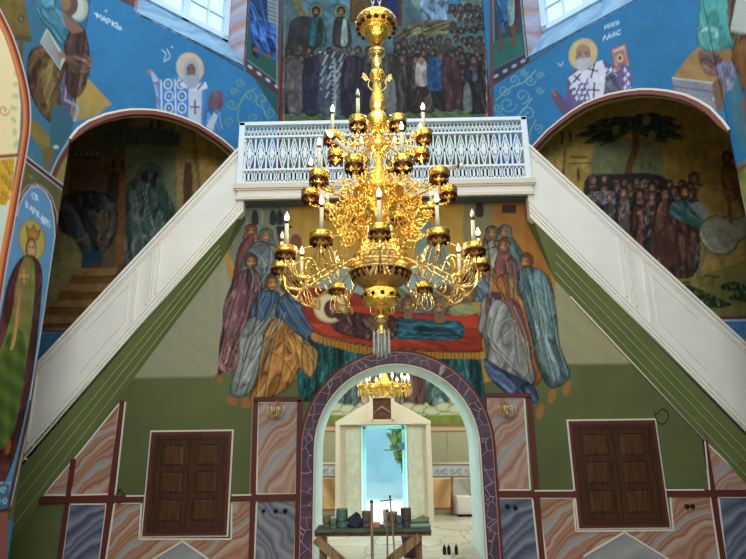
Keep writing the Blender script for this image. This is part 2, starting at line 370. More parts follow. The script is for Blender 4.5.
    P([(276, 318), (290, 326), (298, 340), (312, 352), (318, 362), (310, 378), (300, 368), (292, 384), (272, 398), (250, 400), (256, 380), (262, 350), (264, 332)], (176, 118, 52), fold=(118, 7, .36), rim=.35)
    P([(290, 332), (316, 350), (316, 364), (310, 376), (296, 360)], (186, 130, 58), fold=(70, 5, .4))
    EL(315, 337, 4, 5, (180, 124, 72), rot=-30); EL(232, 401, 6, 4, (160, 104, 56), rot=30); EL(246, 403, 5, 6, (160, 104, 56))
    # right group
    H(492, 233, 6.5, veil=(96, 84, 66)); H(505, 232, 6.5, veil=(100, 110, 104), look=-.5)
    P([(500, 240), (512, 238), (524, 256), (526, 284), (508, 290), (498, 262)], (90, 116, 112), fold=(70, 5, .35), rim=.35)
    P([(484, 242), (494, 240), (500, 262), (498, 300), (480, 300), (478, 262)], (152, 146, 128), fold=(80, 5, .25), rim=.3)
    Lc([(481, 246), (491, 240)], 1.4, (30, 24, 24), False); Lc([(487, 240), (490, 262)], 1.4, (30, 24, 24), False); Lc([(482, 252), (496, 246)], 1.2, (30, 24, 24), False)
    H(504, 246, 7, hair=(120, 66, 36), look=-.4); P([(498, 254), (510, 254), (520, 272), (520, 300), (500, 300), (494, 272)], (132, 70, 62), fold=(65, 5, .35), rim=.35)
    H(526, 262, 8, hair=(104, 60, 32), look=-.5, beard=(120, 72, 40))
    P([(520, 270), (536, 268), (550, 280), (556, 310), (560, 345), (570, 376), (552, 388), (540, 372), (530, 330), (520, 300)], (92, 118, 122), fold=(78, 6, .38), rim=.4)
    P([(534, 300), (545, 300), (548, 340), (560, 372), (550, 380), (538, 350)], (130, 152, 150), fold=(75, 5, .3))
    P([(474, 270), (488, 264), (500, 280), (512, 296), (500, 310), (484, 300)], (168, 104, 48), fold=(60, 5, .3), rim=.3)
    P([(496, 280), (512, 274), (522, 296), (530, 330), (538, 366), (542, 378), (532, 384), (518, 350), (508, 310)], (152, 92, 38), fold=(72, 6, .35), rim=.4)
    P([(470, 276), (482, 272), (490, 284), (486, 300), (470, 300)], (92, 110, 122), fold=(70, 4, .3))
    H(468, 295, 9, hair=(112, 78, 44), look=-.5, beard=(120, 90, 54)); H(440, 308, 9, hair=(116, 100, 84), look=-.3, beard=(110, 96, 80)); H(408, 306, 8, hair=(100, 84, 70), beard=(104, 90, 70))
    P([(452, 306), (470, 304), (478, 312), (462, 316), (450, 314)], (134, 140, 96), fold=(30, 4, .2))
    P([(482, 300), (492, 292), (508, 296), (520, 308), (528, 330), (532, 360), (536, 380), (526, 384), (504, 372), (488, 366), (484, 340), (478, 330), (480, 316)], (136, 136, 132), fold=(105, 7, .3), rim=.45)
    P([(486, 298), (494, 292), (512, 298), (524, 312), (530, 340), (524, 338), (510, 310), (496, 300), (486, 318)], (100, 62, 66), fold=(60, 5, .3))
    P([(484, 358), (500, 368), (520, 378), (534, 386), (538, 402), (520, 402), (500, 388), (488, 376)], (70, 86, 120), fold=(50, 6, .5), rim=.3)
    P([(512, 330), (522, 336), (528, 372), (516, 366)], (152, 154, 148), fold=(90, 5, .25))
    for c, ls in (((150, 158, 156), (((268, 318), (250, 345), (236, 393)), ((275, 322), (262, 350), (246, 393)), ((280, 310), (272, 340), (262, 372)), ((262, 320), (248, 338), (242, 362)), ((284, 312), (276, 330), (256, 350)))),
                  ((200, 146, 78), (((271, 322), (262, 345), (256, 396)), ((278, 326), (272, 352), (264, 397)), ((284, 330), (284, 358), (278, 388)), ((288, 332), (296, 350), (300, 368)), ((290, 330), (306, 350), (314, 366)), ((266, 336), (282, 342), (292, 354)), ((270, 350), (286, 362), (294, 378)), ((302, 344), (308, 356), (308, 376)))),
                  ((104, 132, 160), (((282, 300), (292, 318), (304, 332)), ((288, 296), (300, 314), (311, 330)), ((277, 304), (284, 320), (294, 330)), ((262, 294), (258, 306), (262, 318)), ((272, 294), (270, 306), (264, 318)))),
                  ((140, 100, 104), (((244, 274), (232, 310), (222, 360)), ((252, 276), (246, 310), (232, 352)), ((258, 282), (256, 320), (244, 362)), ((248, 290), (238, 320), (230, 340)), ((226, 330), (220, 350), (216, 366)), ((240, 334), (232, 350), (226, 368)))),
                  ((170, 170, 164), (((492, 298), (486, 330), (500, 364)), ((504, 300), (513, 320), (518, 362)), ((498, 308), (492, 338), (510, 368)), ((512, 306), (524, 336), (530, 374)), ((484, 332), (500, 350), (530, 383)), ((500, 322), (508, 318), (516, 326)), ((502, 336), (510, 330), (520, 340)), ((490, 346), (506, 362), (522, 376)))),
                  ((146, 168, 168), (((528, 276), (538, 320), (558, 382)), ((541, 276), (549, 320), (566, 374)), ((534, 286), (543, 340), (553, 382)), ((546, 286), (552, 320), (557, 346)), ((524, 290), (534, 324), (540, 352)))),
                  ((196, 134, 70), (((498, 284), (514, 318), (530, 372)), ((508, 280), (520, 306), (532, 350)), ((484, 274), (496, 284), (502, 300)))),
                  ((150, 160, 160), (((250, 250), (262, 262), (262, 284)), ((246, 262), (252, 276), (250, 288)), ((270, 248), (268, 268), (258, 284)))),
                  ((126, 150, 148), (((506, 244), (516, 258), (520, 280)), ((488, 246), (490, 268), (488, 296)), ((504, 258), (508, 276), (510, 296)), ((512, 262), (514, 280), (514, 298))))):
        for l in ls:
            l = np.array(l, float); Lc(l, 1.1, [v * .38 for v in c], a=.75); Lc(l + (1.6, .3), 1.3, [min(255, v * 1.12) for v in c], a=.55)
    for i in range(24): x = 304 + i * 7.6; y0 = np.interp(x, [300, 316, 356, 420, 480], [331, 345, 356, 362, 362]); Lc([(x, y0), (x + (2 if i % 2 else -2), y0 + 22), (x, 400)], 1.2, (8, 40, 46), a=.7); Lc([(x + 2.4, y0), (x + 3, 396)], 1.0, (60, 126, 122), False, a=.45)
    for l in (((398, 323), (430, 325), (460, 327)), ((394, 330), (428, 333), (461, 333)), ((400, 336), (440, 338), (458, 337))): Lc(l, 1, (90, 150, 156), a=.6)
    for x, y in ((552, 396), (567, 388), (540, 412)): EL(x, y, 4, 8, (158, 108, 58), rot=15)
    Lc([(300, 318), (318, 334), (360, 345), (420, 351), (480, 352)], .9, (70, 30, 20))
def age(cv, k=.08, dark=1.0):
    cv.c = cv.c * dark * (1 + k * vnoise(cv.P[:, 0] / 3.1, cv.P[:, 1] / 3.1, 4) + k * .8 * vnoise(cv.P[:, 0] / 11, cv.P[:, 1] / 11, 8))[:, None]
def back_wall(cv): green_base(cv)
def crowd(cv, x0, x1, rows, y0, dy, r, robes, tall, seed=1, dark=1.0, hairs=((50, 40, 38), (84, 76, 72), (60, 44, 36))):
    q = random.Random(seed)
    for k in range(rows):
        x = x0 + q.uniform(0, r); y = y0 + k * dy; r0 = r
        while x < x1:
            r = r0 * q.uniform(.85, 1.12)
            c = [v * dark for v in q.choice(robes)]; yy = y + q.uniform(-.38, .38) * dy
            if k == rows - 1 or tall:
                h = tall if k == rows - 1 else dy * 1.6; w = r * q.uniform(1.35, 1.7)
                w *= q.uniform(.85, 1.15); e = q.uniform(-.25, .25) * w
                cv.poly([(x - w * .75, yy + r * 1.1), (x, yy + r * .7), (x + w * .75, yy + r * 1.1), (x + w * .95 + e, yy + h * .4), (x + w * q.uniform(.7, 1.1) + e, yy + h), (x - w * q.uniform(.7, 1.1) + e, yy + h), (x - w * 1.05, yy + h * .45)], c, fold=(88 + q.uniform(-10, 10), r * .9, .5), rim=.45)
                if tall: cv.line([(x - w * .5, yy + r * 2.2), (x + e, yy + r * 3.6), (x + w * .5, yy + r * 2.4)], 1.2, [v * 1.5 + 12 for v in c], a=.6); cv.ell(x + e, yy + r * 3.3, r * .45, r * .3, (120, 90, 74))
            if q.random() < .28: cv.head(x, yy, r, veil=q.choice(((120, 116, 120), (60, 60, 74), (96, 70, 64))), skin=(128, 96, 80))
            else: cv.head(x, yy, r, hair=q.choice(hairs), look=q.choice((-.4, 0, .4)), skin=(138, 104, 84), beard=q.choice((None, (70, 62, 58))))
            x += r * q.uniform(1.9, 2.7)
def upper(cv):
    P, Lc, H, EL, RC = cv.poly, cv.line, cv.head, cv.ell, cv.rect
    cv.c[:] = (62, 92, 92)
    RC(270, -40, 500, 125, (84, 106, 112), mottle=.1); RC(270, 60, 500, 130, (44, 48, 50))
    RC(270, 100, 500, 200, (92, 112, 68), mottle=.1)
    P([(284, -40), (310, -40), (318, 10), (310, 22), (296, 10)], (124, 116, 76), mottle=.1)
    P([(300, -20), (330, -20), (350, 0), (345, 20), (312, 24)], (92, 134, 150), fold=(40, 9, .2))
    P([(350, -30), (402, -30), (402, 26), (350, 22)], (88, 58, 26), smooth=False, mottle=.12); RC(352, -30, 372, 18, (104, 72, 34)); RC(375, -30, 398, 20, (58, 30, 42)); RC(386, -30, 399, 22, (34, 40, 92))
    EL(452, -14, 46, 36, (120, 150, 130)); EL(452, -16, 40, 30, (46, 120, 168)); EL(440, -16, 20, 28, (80, 150, 178), fold=(80, 8, .2)); P([(426, -20), (440, -20), (450, 10), (446, 24), (424, 22), (420, 4)], (126, 154, 186), fold=(82, 5, .35))
    P([(458, -20), (488, -20), (488, 6), (462, 6)], (134, 148, 140), smooth=False, fold=(60, 7, .2)); Lc([(460, 0), (464, -8), (468, 0), (480, -10), (484, 2)], 1.6, (26, 40, 50))
    P([(398, 32), (412, 24), (432, 20), (452, 22), (446, 34), (420, 36), (400, 38)], (122, 112, 72), fold=(160, 5, .4)); Lc([(402, 34), (420, 26), (424, 32), (446, 24)], 1.2, (60, 54, 36))
    P([(288, 36), (292, 20), (306, 16), (316, 24), (316, 50), (286, 60)], (48, 42, 44), mottle=.3)
    for x, c, c2, hx in ((316, (30, 96, 100), (36, 40, 44), 0), (341, (50, 38, 36), (150, 168, 166), 0)):
        H(x, 12, 5, hair=(50, 36, 28), halo=(7.5, (126, 128, 86)), beard=(50, 36, 28) if x < 330 else (110, 104, 96))
        P([(x - 5, 18), (x + 5, 18), (x + 10, 32), (x + 9, 46), (x - 7, 46), (x - 8, 30)], c, fold=(85, 4, .3), rim=.3); P([(x + 2, 20), (x + 6, 22), (x + 6, 44), (x, 44)], c2, fold=(85, 3, .2))
    rb = ((38, 42, 66), (52, 38, 42), (30, 30, 46), (66, 44, 42), (44, 56, 62), (58, 50, 46), (34, 48, 80))
    crowd(cv, 288, 372, 2, 50, 9, 4.2, rb, 0, 3)
    crowd(cv, 396, 486, 3, 40, 7.5, 3.6, rb, 0, 4)
    crowd(cv, 452, 486, 4, 8, 7, 3.6, rb, 0, 14)
    crowd(cv, 288, 372, 1, 60, 8, 5, rb, 50, 5)
    crowd(cv, 398, 486, 1, 58, 8, 5, rb, 50, 6)
    P([(286, 64), (300, 60), (306, 78), (302, 112), (288, 112)], (112, 104, 100), fold=(88, 5, .3), rim=.3)
    P([(304, 62), (318, 60), (322, 84), (320, 112), (304, 112)], (30, 34, 56), fold=(88, 5, .3), rim=.3)
    P([(322, 58), (340, 54), (346, 80), (342, 112), (320, 112)], (66, 74, 88), fold=(88, 5, .3))
    for i in range(60): EL(320 + (i * 7.3) % 24, 52 + (i * 3.7) % 46, 1.1, 1.1, (178, 186, 198))
    RC(332, 62, 336, 116, (150, 158, 160))
    for i in range(12): RC(331, 64 + i * 4.4, 333.5, 66 + i * 4.4, (30, 34, 46))
    P([(344, 60), (364, 60), (370, 84), (368, 114), (342, 114)], (44, 34, 50), fold=(88, 5, .35), rim=.3)
    P([(417, 62), (426, 62), (428, 84), (416, 84)], (170, 160, 156), fold=(88, 4, .15)); EL(421, 61, 3, 4, (150, 112, 92))
    P([(428, 60), (442, 60), (444, 82), (440, 90), (428, 88)], (34, 78, 128), fold=(85, 5, .3)); P([(442, 60), (458, 62), (462, 100), (446, 110)], (74, 40, 48), fold=(88, 5, .3), rim=.3)
    P([(376, 60), (400, 60), (404, 112), (372, 112)], (60, 54, 48), fold=(85, 6, .3), rim=.3); P([(384, 78), (394, 80), (396, 112), (386, 112)], (132, 130, 124), fold=(88, 4, .2))
    P([(464, 88), (470, 88), (472, 110), (464, 110)], (112, 124, 116)); EL(467, 86, 2.5, 3, (120, 100, 84))
    for i in range(14): Lc([(290 + i * 14, 112 + (i * 5) % 6), (296 + i * 14, 115 + (i * 5) % 6)], 1, (40, 46, 36), False)
    Lc([(281.5, -60), (280, 200)], 5, (112, 56, 50), False); Lc([(487, -60), (491, 200)], 5, (116, 58, 50), False); Lc([(484.5, -60), (488, 200)], .8, (170, 176, 180), False); Lc([(285, -60), (283, 200)], .8, (150, 150, 120), False)
def cross(cv, x, y, s, c, rot=0, w=1.4):
    a = R(rot); dx, dy = math.cos(a), math.sin(a)
    cv.line([(x - dx * s * .7, y - dy * s * .7), (x + dx * s * .7, y + dy * s * .7)], w, c, False); cv.line([(x + dy * s, y - dx * s), (x - dy * s * 1.1, y + dx * s * 1.1)], w, c, False)
def curl(cv, x, y, r, c, w=1.1, turn=1.6, a0=0, sg=1):
    t = np.linspace(0, 1, 22); rr = r * (1 - .85 * t); a = R(a0) + sg * t * turn * 2 * PI
    cv.line(np.stack([x + rr * np.cos(a), y + rr * np.sin(a)], 1), w, c, False)
GLY = {'M': [(0, 1, 0, 0, .5, .6, 1, 0, 1, 1)], 'A': [(0, 1, .5, 0, 1, 1), (.2, .6, .8, .6)], 'P': [(0, 1, 0, 0, .8, .1, .8, .5, 0, .55)], 'K': [(0, 0, 0, 1), (.9, 0, .1, .5, .9, 1)], 'b': [(0, 0, 0, 1, .8, .95, .8, .5, 0, .5)],
       'N': [(0, 1, 0, 0), (0, .5, 1, .5), (1, 0, 1, 1)], 'I': [(.5, 0, .5, 1)], 'O': [(.5, 0, 0, .5, .5, 1, 1, .5, .5, 0)], 'L': [(0, 1, .5, 0, 1, 1)], 'C': [(1, .1, .3, 0, 0, .5, .3, 1, 1, .9)], 'T': [(0, 0, 1, 0), (.5, 0, .5, 1)],
       'B': [(0, 0, 0, 1, .8, .8, .1, .5, .7, .2, 0, 0)], 'D': [(0, 1, 1, 1), (.1, 1, .5, 0, .9, 1)], 'R': [(0, 1, 0, 0, .8, .1, .8, .5, 0, .55)], 'E': [(1, 0, 0, 0, 0, 1, 1, 1), (0, .5, .7, .5)], 'G': [(0, 1, 0, 0, .9, 0)], "'": [(.4, -.3, .6, 0)], 'S': [(1, 0, .1, .1, .2, .5, .9, .6, .8, 1, 0, 1)]}
def write(cv, txt, x, y, w, h, dx, dy, c, lw=1.1):
    for ch in txt:
        for st in GLY.get(ch, []):
            p = np.array(st).reshape(-1, 2); q = np.stack([x + p[:, 0] * w, y + p[:, 1] * h + p[:, 0] * w * dy / max(dx, .1)], 1); cv.line(q, lw, c, False)
        x += dx; y += dy
def vine(cv, segs, c=(120, 146, 124)):
    for pts, cs in segs:
        cv.line(pts, 1.2, c)
        for (x, y, r, a, sg) in cs: curl(cv, x, y, r, c, 1.0, 1.3, a, sg)
def bluebase(cv):
    n = pnoise(cv.P, .3, 2)[:, None]; cv.c = np.array(BLUE, float) * (1 + .06 * n)
def mark(cv):
    P, Lc, H, EL, RC = cv.poly, cv.line, cv.head, cv.ell, cv.rect
    # desk, stool, the seated evangelist with his book
    P([(2, -30), (20, -30), (30, 34), (28, 40), (8, 36), (-4, 4)], (116, 96, 46), smooth=False, mottle=.1); P([(16, 34), (32, 37), (30, 42), (14, 40)], (92, 72, 34), smooth=False); RC(19, 40, 23, 66, (98, 80, 38)); EL(21, 19, 3, 4, (60, 64, 40)); EL(21, 19, 1.6, 2.4, (110, 120, 90))
    P([(84, 74), (112, 104), (96, 116), (74, 122), (66, 100)], (148, 128, 70), smooth=False, mottle=.08)
    P([(88, 78), (112, 104), (98, 109), (80, 96)], (164, 134, 70), smooth=False)
    P([(30, 52), (42, 46), (60, 52), (70, 66), (60, 84), (62, 104), (52, 122), (40, 112), (30, 92), (27, 70)], (96, 66, 40), fold=(100, 7, .35), rim=.35)
    P([(42, 60), (54, 62), (60, 80), (58, 104), (52, 116), (44, 96)], (118, 96, 54), fold=(105, 6, .3))
    P([(66, 70), (72, 68), (76, 100), (72, 112), (60, 110), (62, 84)], (116, 104, 138), fold=(95, 4, .4))
    P([(70, 26), (84, 28), (90, 56), (90, 68), (84, 90), (74, 98), (66, 86), (66, 60), (64, 44)], (84, 56, 50), fold=(95, 6, .3), rim=.35)
    P([(66, 56), (86, 54), (92, 62), (88, 72), (72, 72)], (108, 76, 66), fold=(20, 5, .3))
    P([(34, -10), (58, -10), (66, 8), (70, 24), (64, 44), (54, 36), (44, 24), (36, 10)], (84, 146, 172), fold=(55, 6, .3), rim=.25); P([(62, 12), (72, 20), (84, 30), (70, 32)], (150, 104, 84))
    EL(79, 8, 10, 14, (190, 196, 186), rim=.2); EL(77, 8, 7, 11, (206, 208, 196)); EL(70, 4, 8, 12, (104, 82, 66)); EL(66, 3, 5, 8, (150, 110, 84))
    P([(47, 28), (66, 58), (60, 70), (40, 42)], (204, 206, 196), smooth=False)
    for i in range(7): Lc([(47 - i + .5, 32 + i * 1.6), (62 - i * .4, 58 + i * 1.5)], .7, (96, 100, 104), False)
    EL(62, 55, 5, 2.6, (160, 116, 84), rot=35)
    P([(30, 118), (38, 122), (54, 142), (54, 148), (42, 150), (30, 134)], (128, 114, 60), smooth=False, mottle=.1); P([(52, 110), (62, 106), (68, 112), (74, 124), (62, 146), (50, 172), (50, 150)], (58, 100, 120)); P([(42, 150), (54, 148), (50, 166), (46, 172)], (110, 96, 60))
    EL(56, 147, 3, 2, (180, 190, 200)); Lc([(66, 100), (78, 108), (74, 120)], 3, (150, 150, 166))
    write(cv, 'MAPKb', 97, 13, 4.2, 5, 5.1, 2.6, (196, 214, 224)); EL(106, 11, 1, 1, (196, 214, 224)); Lc([(94, 13), (96, 14)], 1, (196, 214, 224), False); Lc([(120, 27), (122, 28)], 1, (196, 214, 224), False)
def left_diag(cv):
    P, Lc, H, EL, RC = cv.poly, cv.line, cv.head, cv.ell, cv.rect
    bluebase(cv); mark(cv)
    # bishop
    P([(150, 70), (158, 78), (164, 92), (166, 116), (158, 112), (155, 90)], (150, 150, 186), fold=(70, 4, .3)); EL(149, 72, 3, 2, (150, 110, 100), rot=50)
    P([(158, 84), (176, 76), (200, 76), (206, 92), (204, 124), (160, 124)], (74, 124, 186), smooth=False)
    for i in range(3):
        for j in range(3):
            x = 168 + j * 13 + (1 if i else 0); y = 84 + i * 12
            EL(x, y, 4.6, 5.4, (190, 206, 224)); EL(x, y, 3.1, 3.8, (40, 92, 150)); EL(x, y, 1.5, 2, (140, 160, 190))
    for x in (161, 175, 189): Lc([(x, 80), (x + 1, 122)], 1.2, (214, 224, 236), False)
    P([(189, 88), (202, 88), (201, 124), (188, 122)], (176, 184, 206), smooth=False); cross(cv, 195, 107, 6, (86, 50, 66))
    P([(178, 76), (186, 82), (196, 84), (206, 82), (208, 88), (196, 92), (180, 86)], (196, 200, 214), smooth=False)
    for x, y in ((182, 80), (190, 85), (200, 86)): Lc([(x - 2, y + 3), (x + 3, y - 3)], 1.3, (50, 60, 90), False)
    EL(190, 68, 14.5, 16.5, (184, 190, 190), rim=.2, rot=-20); EL(191, 67, 12, 14, (190, 170, 150), rot=-20); P([(184, 82), (184, 66), (190, 59), (198, 64), (199, 82), (192, 88)], (146, 160, 176)); EL(191, 71, 4.6, 7.5, (120, 88, 84)); P([(187, 76), (196, 76), (197, 86), (191, 89), (186, 84)], (150, 158, 172))
    for x in (188.5, 193.5): EL(x, 68.5, 1, .9, (40, 34, 40))
    P([(212, 92), (222, 92), (222, 108), (214, 114), (208, 106)], (110, 76, 92), mottle=.2); P([(204, 108), (220, 112), (222, 130), (206, 128)], (74, 124, 186), fold=(80, 4, .3)); P([(206, 126), (214, 112), (218, 116), (212, 132)], (170, 180, 196), smooth=False)
    Lc([(162, 50), (166, 54), (164, 60)], 1.1, (170, 200, 220)); Lc([(167, 49), (170, 57), (164, 62)], 1.1, (170, 200, 220)); EL(172, 47, 1, 1, (170, 200, 220))
    vine(cv, [([(240, 130), (238, 112), (244, 96), (256, 88)], [(232, 104, 6, 0, 1), (250, 96, 7, 60, -1), (230, 122, 5, 90, 1), (240, 82, 5, 0, 1), (234, 92, 4, 0, -1), (262, 100, 7, 90, 1)]),
              ([(262, 140), (268, 120), (262, 104), (272, 92)], [(254, 118, 7, 0, 1), (270, 112, 6, 180, -1), (272, 128, 7, 0, 1), (240, 150, 6, 0, 1), (256, 136, 6, 0, -1)]),
              ([(250, 190), (256, 170), (266, 158)], [(246, 172, 7, 0, 1), (266, 170, 7, 90, -1), (258, 156, 5, 0, 1)])], (118, 148, 126))
    # narrow panel beside the frontal wall
    P([(246, -60), (282, -60), (282, 122), (246, 66)], (36, 84, 92), smooth=False); P([(250, 44), (280, 70), (280, 92), (250, 62)], (40, 84, 70), smooth=False)
    P([(254, -30), (268, -30), (276, 20), (278, 60), (266, 52), (254, 58), (250, 20)], (32, 72, 134), fold=(70, 5, .5)); P([(266, -30), (280, -30), (280, 28), (268, 22)], (128, 142, 150), smooth=False)
    for i in range(9): Lc([(267, -10 + i * 4), (279, -6 + i * 4)], .8, (60, 70, 84), False)
    EL(256, 50, 4, 2, (120, 80, 60), rot=30); EL(268, 56, 4, 2, (120, 80, 60), rot=30)
    P([(246, 60), (280, 86), (280, 94), (246, 70)], (74, 54, 64), smooth=False)
    for i in range(4): EL(250 + i * 9, 67 + i * 6.6, 3, 1.5, (170, 176, 190), rot=38)
    Lc([(246, 59), (281, 85)], 1.1, (96, 130, 140), False); Lc([(246, 71), (281, 96)], 1.2, (86, 46, 44), False); Lc([(279.5, -60), (279, 200)], 2.4, (120, 60, 54), False); Lc([(277.5, -60), (277, 86)], .9, (150, 170, 176), False)
    Lc([(248, -60), (246, 66)], 2, (74, 54, 50), False); P([(118, -30), (137, -30), (137, 8), (118, 0)], (112, 60, 66), smooth=False)
    Lc([(120, -2), (243, 69.5)], 2, (66, 70, 84), False)
def right_diag(cv):
    P, Lc, H, EL, RC = cv.poly, cv.line, cv.head, cv.ell, cv.rect
    bluebase(cv)
    P([(566, 92), (572, 72), (590, 62), (606, 62), (618, 70), (626, 76), (630, 90), (622, 100), (590, 106), (570, 112)], (96, 84, 128), mottle=.1)
    q = random.Random(8)
    for i in range(7):
        for j in range(12):
            x = 569 + j * 5.2 + (i % 2) * 2.6; y = 70 + i * 5.6
            if (x - 600) ** 2 / 900 + (y - 86) ** 2 / 480 < 1: cross(cv, x, y, 2.1, (214, 214, 232), rot=45 if (i + j) % 2 else 0, w=1.5)
    P([(598, 92), (604, 78), (614, 74), (622, 96), (606, 104)], (84, 86, 102), fold=(60, 4, .25)); 
    P([(584, 66), (602, 60), (606, 70), (603, 102), (590, 104), (588, 78)], (212, 210, 226), smooth=False, fold=(80, 9, .04)); P([(568, 78), (584, 66), (590, 76), (574, 88)], (204, 204, 222), smooth=False)
    cross(cv, 577, 78, 5, (60, 44, 66), 40); cross(cv, 593, 70, 7, (60, 44, 66), 15); cross(cv, 594, 90, 7, (60, 44, 66), 3)
    EL(583, 54, 15, 17, (190, 178, 150), rim=.2, rot=25); EL(583, 54, 12.5, 14.5, (196, 168, 118), rot=25)
    EL(583, 56, 7, 11, (140, 112, 110), rot=20); EL(582, 51, 6, 7, (158, 124, 112), rot=20); P([(576, 60), (590, 58), (588, 68), (580, 71)], (178, 176, 188)); EL(579.5, 55, 1.1, .8, (40, 32, 40)); EL(586, 53, 1.1, .8, (40, 32, 40)); Lc([(577, 53), (581, 52)], .9, (70, 60, 70)); Lc([(583, 58), (584, 60)], .9, (190, 150, 130))
    P([(612, 50), (625, 44), (629, 66), (616, 70)], (196, 164, 150), smooth=False); P([(614, 53), (624, 49), (627, 64), (617, 67)], (150, 110, 110), smooth=False); EL(620, 58, 3.4, 4.2, (206, 180, 120)); EL(620, 58, 1.8, 2.4, (120, 70, 80)); Lc([(612, 50), (625, 44), (629, 66), (616, 70), (612, 50)], 1.2, (176, 84, 74), False)
    P([(618, 66), (628, 66), (632, 82), (624, 92), (618, 84)], (100, 88, 132)); 
    for i in range(5): cross(cv, 625 + (i % 2) * 3, 70 + i * 4.4, 2, (214, 214, 232))
    EL(618, 68, 3, 2.4, (150, 112, 100)); P([(551, 94), (556, 90), (566, 102), (570, 116), (560, 112)], (92, 78, 104)); EL(554, 93, 2, 4, (140, 100, 90), rot=-30)
    write(cv, 'NIKO', 605, 25, 3, 4, 3.7, -1.2, (196, 214, 226), 1); write(cv, 'LAOC', 603, 36, 3.4, 4.6, 4.6, -1.7, (196, 214, 226), 1); Lc([(558, 63), (561, 66), (563, 62)], 1, (150, 190, 220)); 
    vine(cv, [([(500, 140), (510, 122), (522, 112), (532, 98)], [(508, 104, 9, 0, 1), (522, 96, 8, 90, -1), (500, 120, 7, 0, -1), (528, 114, 8, 180, 1), (530, 80, 6, 0, 1), (540, 76, 4, 0, -1)]),
              ([(496, 100), (510, 88), (524, 82), (536, 70)], [(504, 90, 6, 0, 1), (514, 80, 6, 90, -1), (524, 72, 4, 0, 1), (498, 108, 5, 0, 1), (540, 90, 4, 0, 1)]),
              ([(528, 150), (530, 132), (536, 120)], [(520, 138, 6, 0, 1), (538, 128, 5, 90, -1), (508, 152, 6, 0, 1), (506, 170, 6, 0, -1)])], (128, 160, 158))
    # narrow panel
    P([(489, -60), (528, -60), (529, 58), (490, 86)], (40, 96, 90), smooth=False, mottle=.06); P([(492, -60), (520, -60), (522, 32), (494, 42)], (48, 62, 78), smooth=False); Lc([(492, -60), (494, 42)], 1, (120, 146, 160), False)
    P([(496, -30), (508, -30), (506, 28), (498, 30)], (34, 84, 128), fold=(88, 4, .4)); P([(508, -30), (518, -30), (518, 26), (510, 34)], (78, 50, 54), fold=(88, 4, .3)); P([(508, 0), (514, -2), (514, 22), (509, 24)], (120, 150, 150), fold=(88, 3, .2))
    for x in (500, 513): Lc([(x, 26), (x + 1, 46)], 3, (104, 66, 58), False); EL(x, 48 - (x - 500) * .5, 2, 5, (104, 66, 58), rot=20)
    P([(490, 72), (529, 52), (529, 62), (490, 86)], (52, 54, 72), smooth=False)
    for i in range(4): EL(496 + i * 9, 76 - i * 5, 3, 1.6, (150, 160, 178), rot=-30)
    Lc([(490, 71), (529, 51)], 1.2, (110, 84, 84), False); Lc([(490, 87), (529, 62)], 1.6, (90, 50, 48), False); Lc([(490.5, -60), (493, 170)], 2.6, (120, 62, 56), False); Lc([(528, -60), (529, 60)], 2.2, (84, 60, 62), False)
    Lc([(529, 63), (640, -11)], 2, (70, 84, 100), False)
    # seated evangelist at the right edge
    P([(690, 54), (700, 46), (740, 50), (744, 66), (726, 80), (724, 100), (680, 88), (672, 78)], (150, 118, 76), smooth=False, mottle=.1); P([(672, 78), (712, 84), (718, 100), (714, 116), (688, 106), (674, 96)], (124, 126, 140), smooth=False, mottle=.12)
    Lc([(672, 78), (713, 83), (714, 100)], 1, (200, 206, 216), False); Lc([(673, 86), (713, 92)], .8, (60, 54, 60), False); P([(712, 84), (722, 76), (724, 112), (716, 110)], (110, 84, 66), smooth=False)
    P([(698, 52), (712, 52), (726, 62), (732, 72), (716, 76), (704, 72)], (112, 82, 78), fold=(30, 5, .25))
    P([(706, -14), (740, -24), (742, 30), (730, 46), (712, 52), (698, 44), (698, 20)], (84, 162, 158), fold=(70, 7, .2), rim=.25)
    for i in range(3): curl(cv, 713, 36, 12 - i * 3, (170, 214, 216), 1.1, .6, 200 + i * 20, 1)
    P([(732, -30), (766, -30), (770, 60), (748, 70), (736, 50), (728, 20)], (96, 74, 62), fold=(100, 7, .3)); P([(738, -10), (764, -10), (756, 30), (742, 34), (730, 30)], (186, 192, 184), smooth=False)
    P([(734, 44), (770, 36), (772, 96), (750, 100), (736, 74)], (136, 92, 48), fold=(95, 8, .25), rim=.3); P([(726, 74), (736, 70), (744, 110), (748, 150), (738, 140)], (70, 116, 132), mottle=.08); P([(742, 98), (760, 96), (762, 130), (746, 128)], (140, 84, 60), smooth=False, mottle=.1)
    P([(716, 66), (732, 62), (734, 84), (726, 90)], (140, 140, 176), fold=(80, 4, .35))
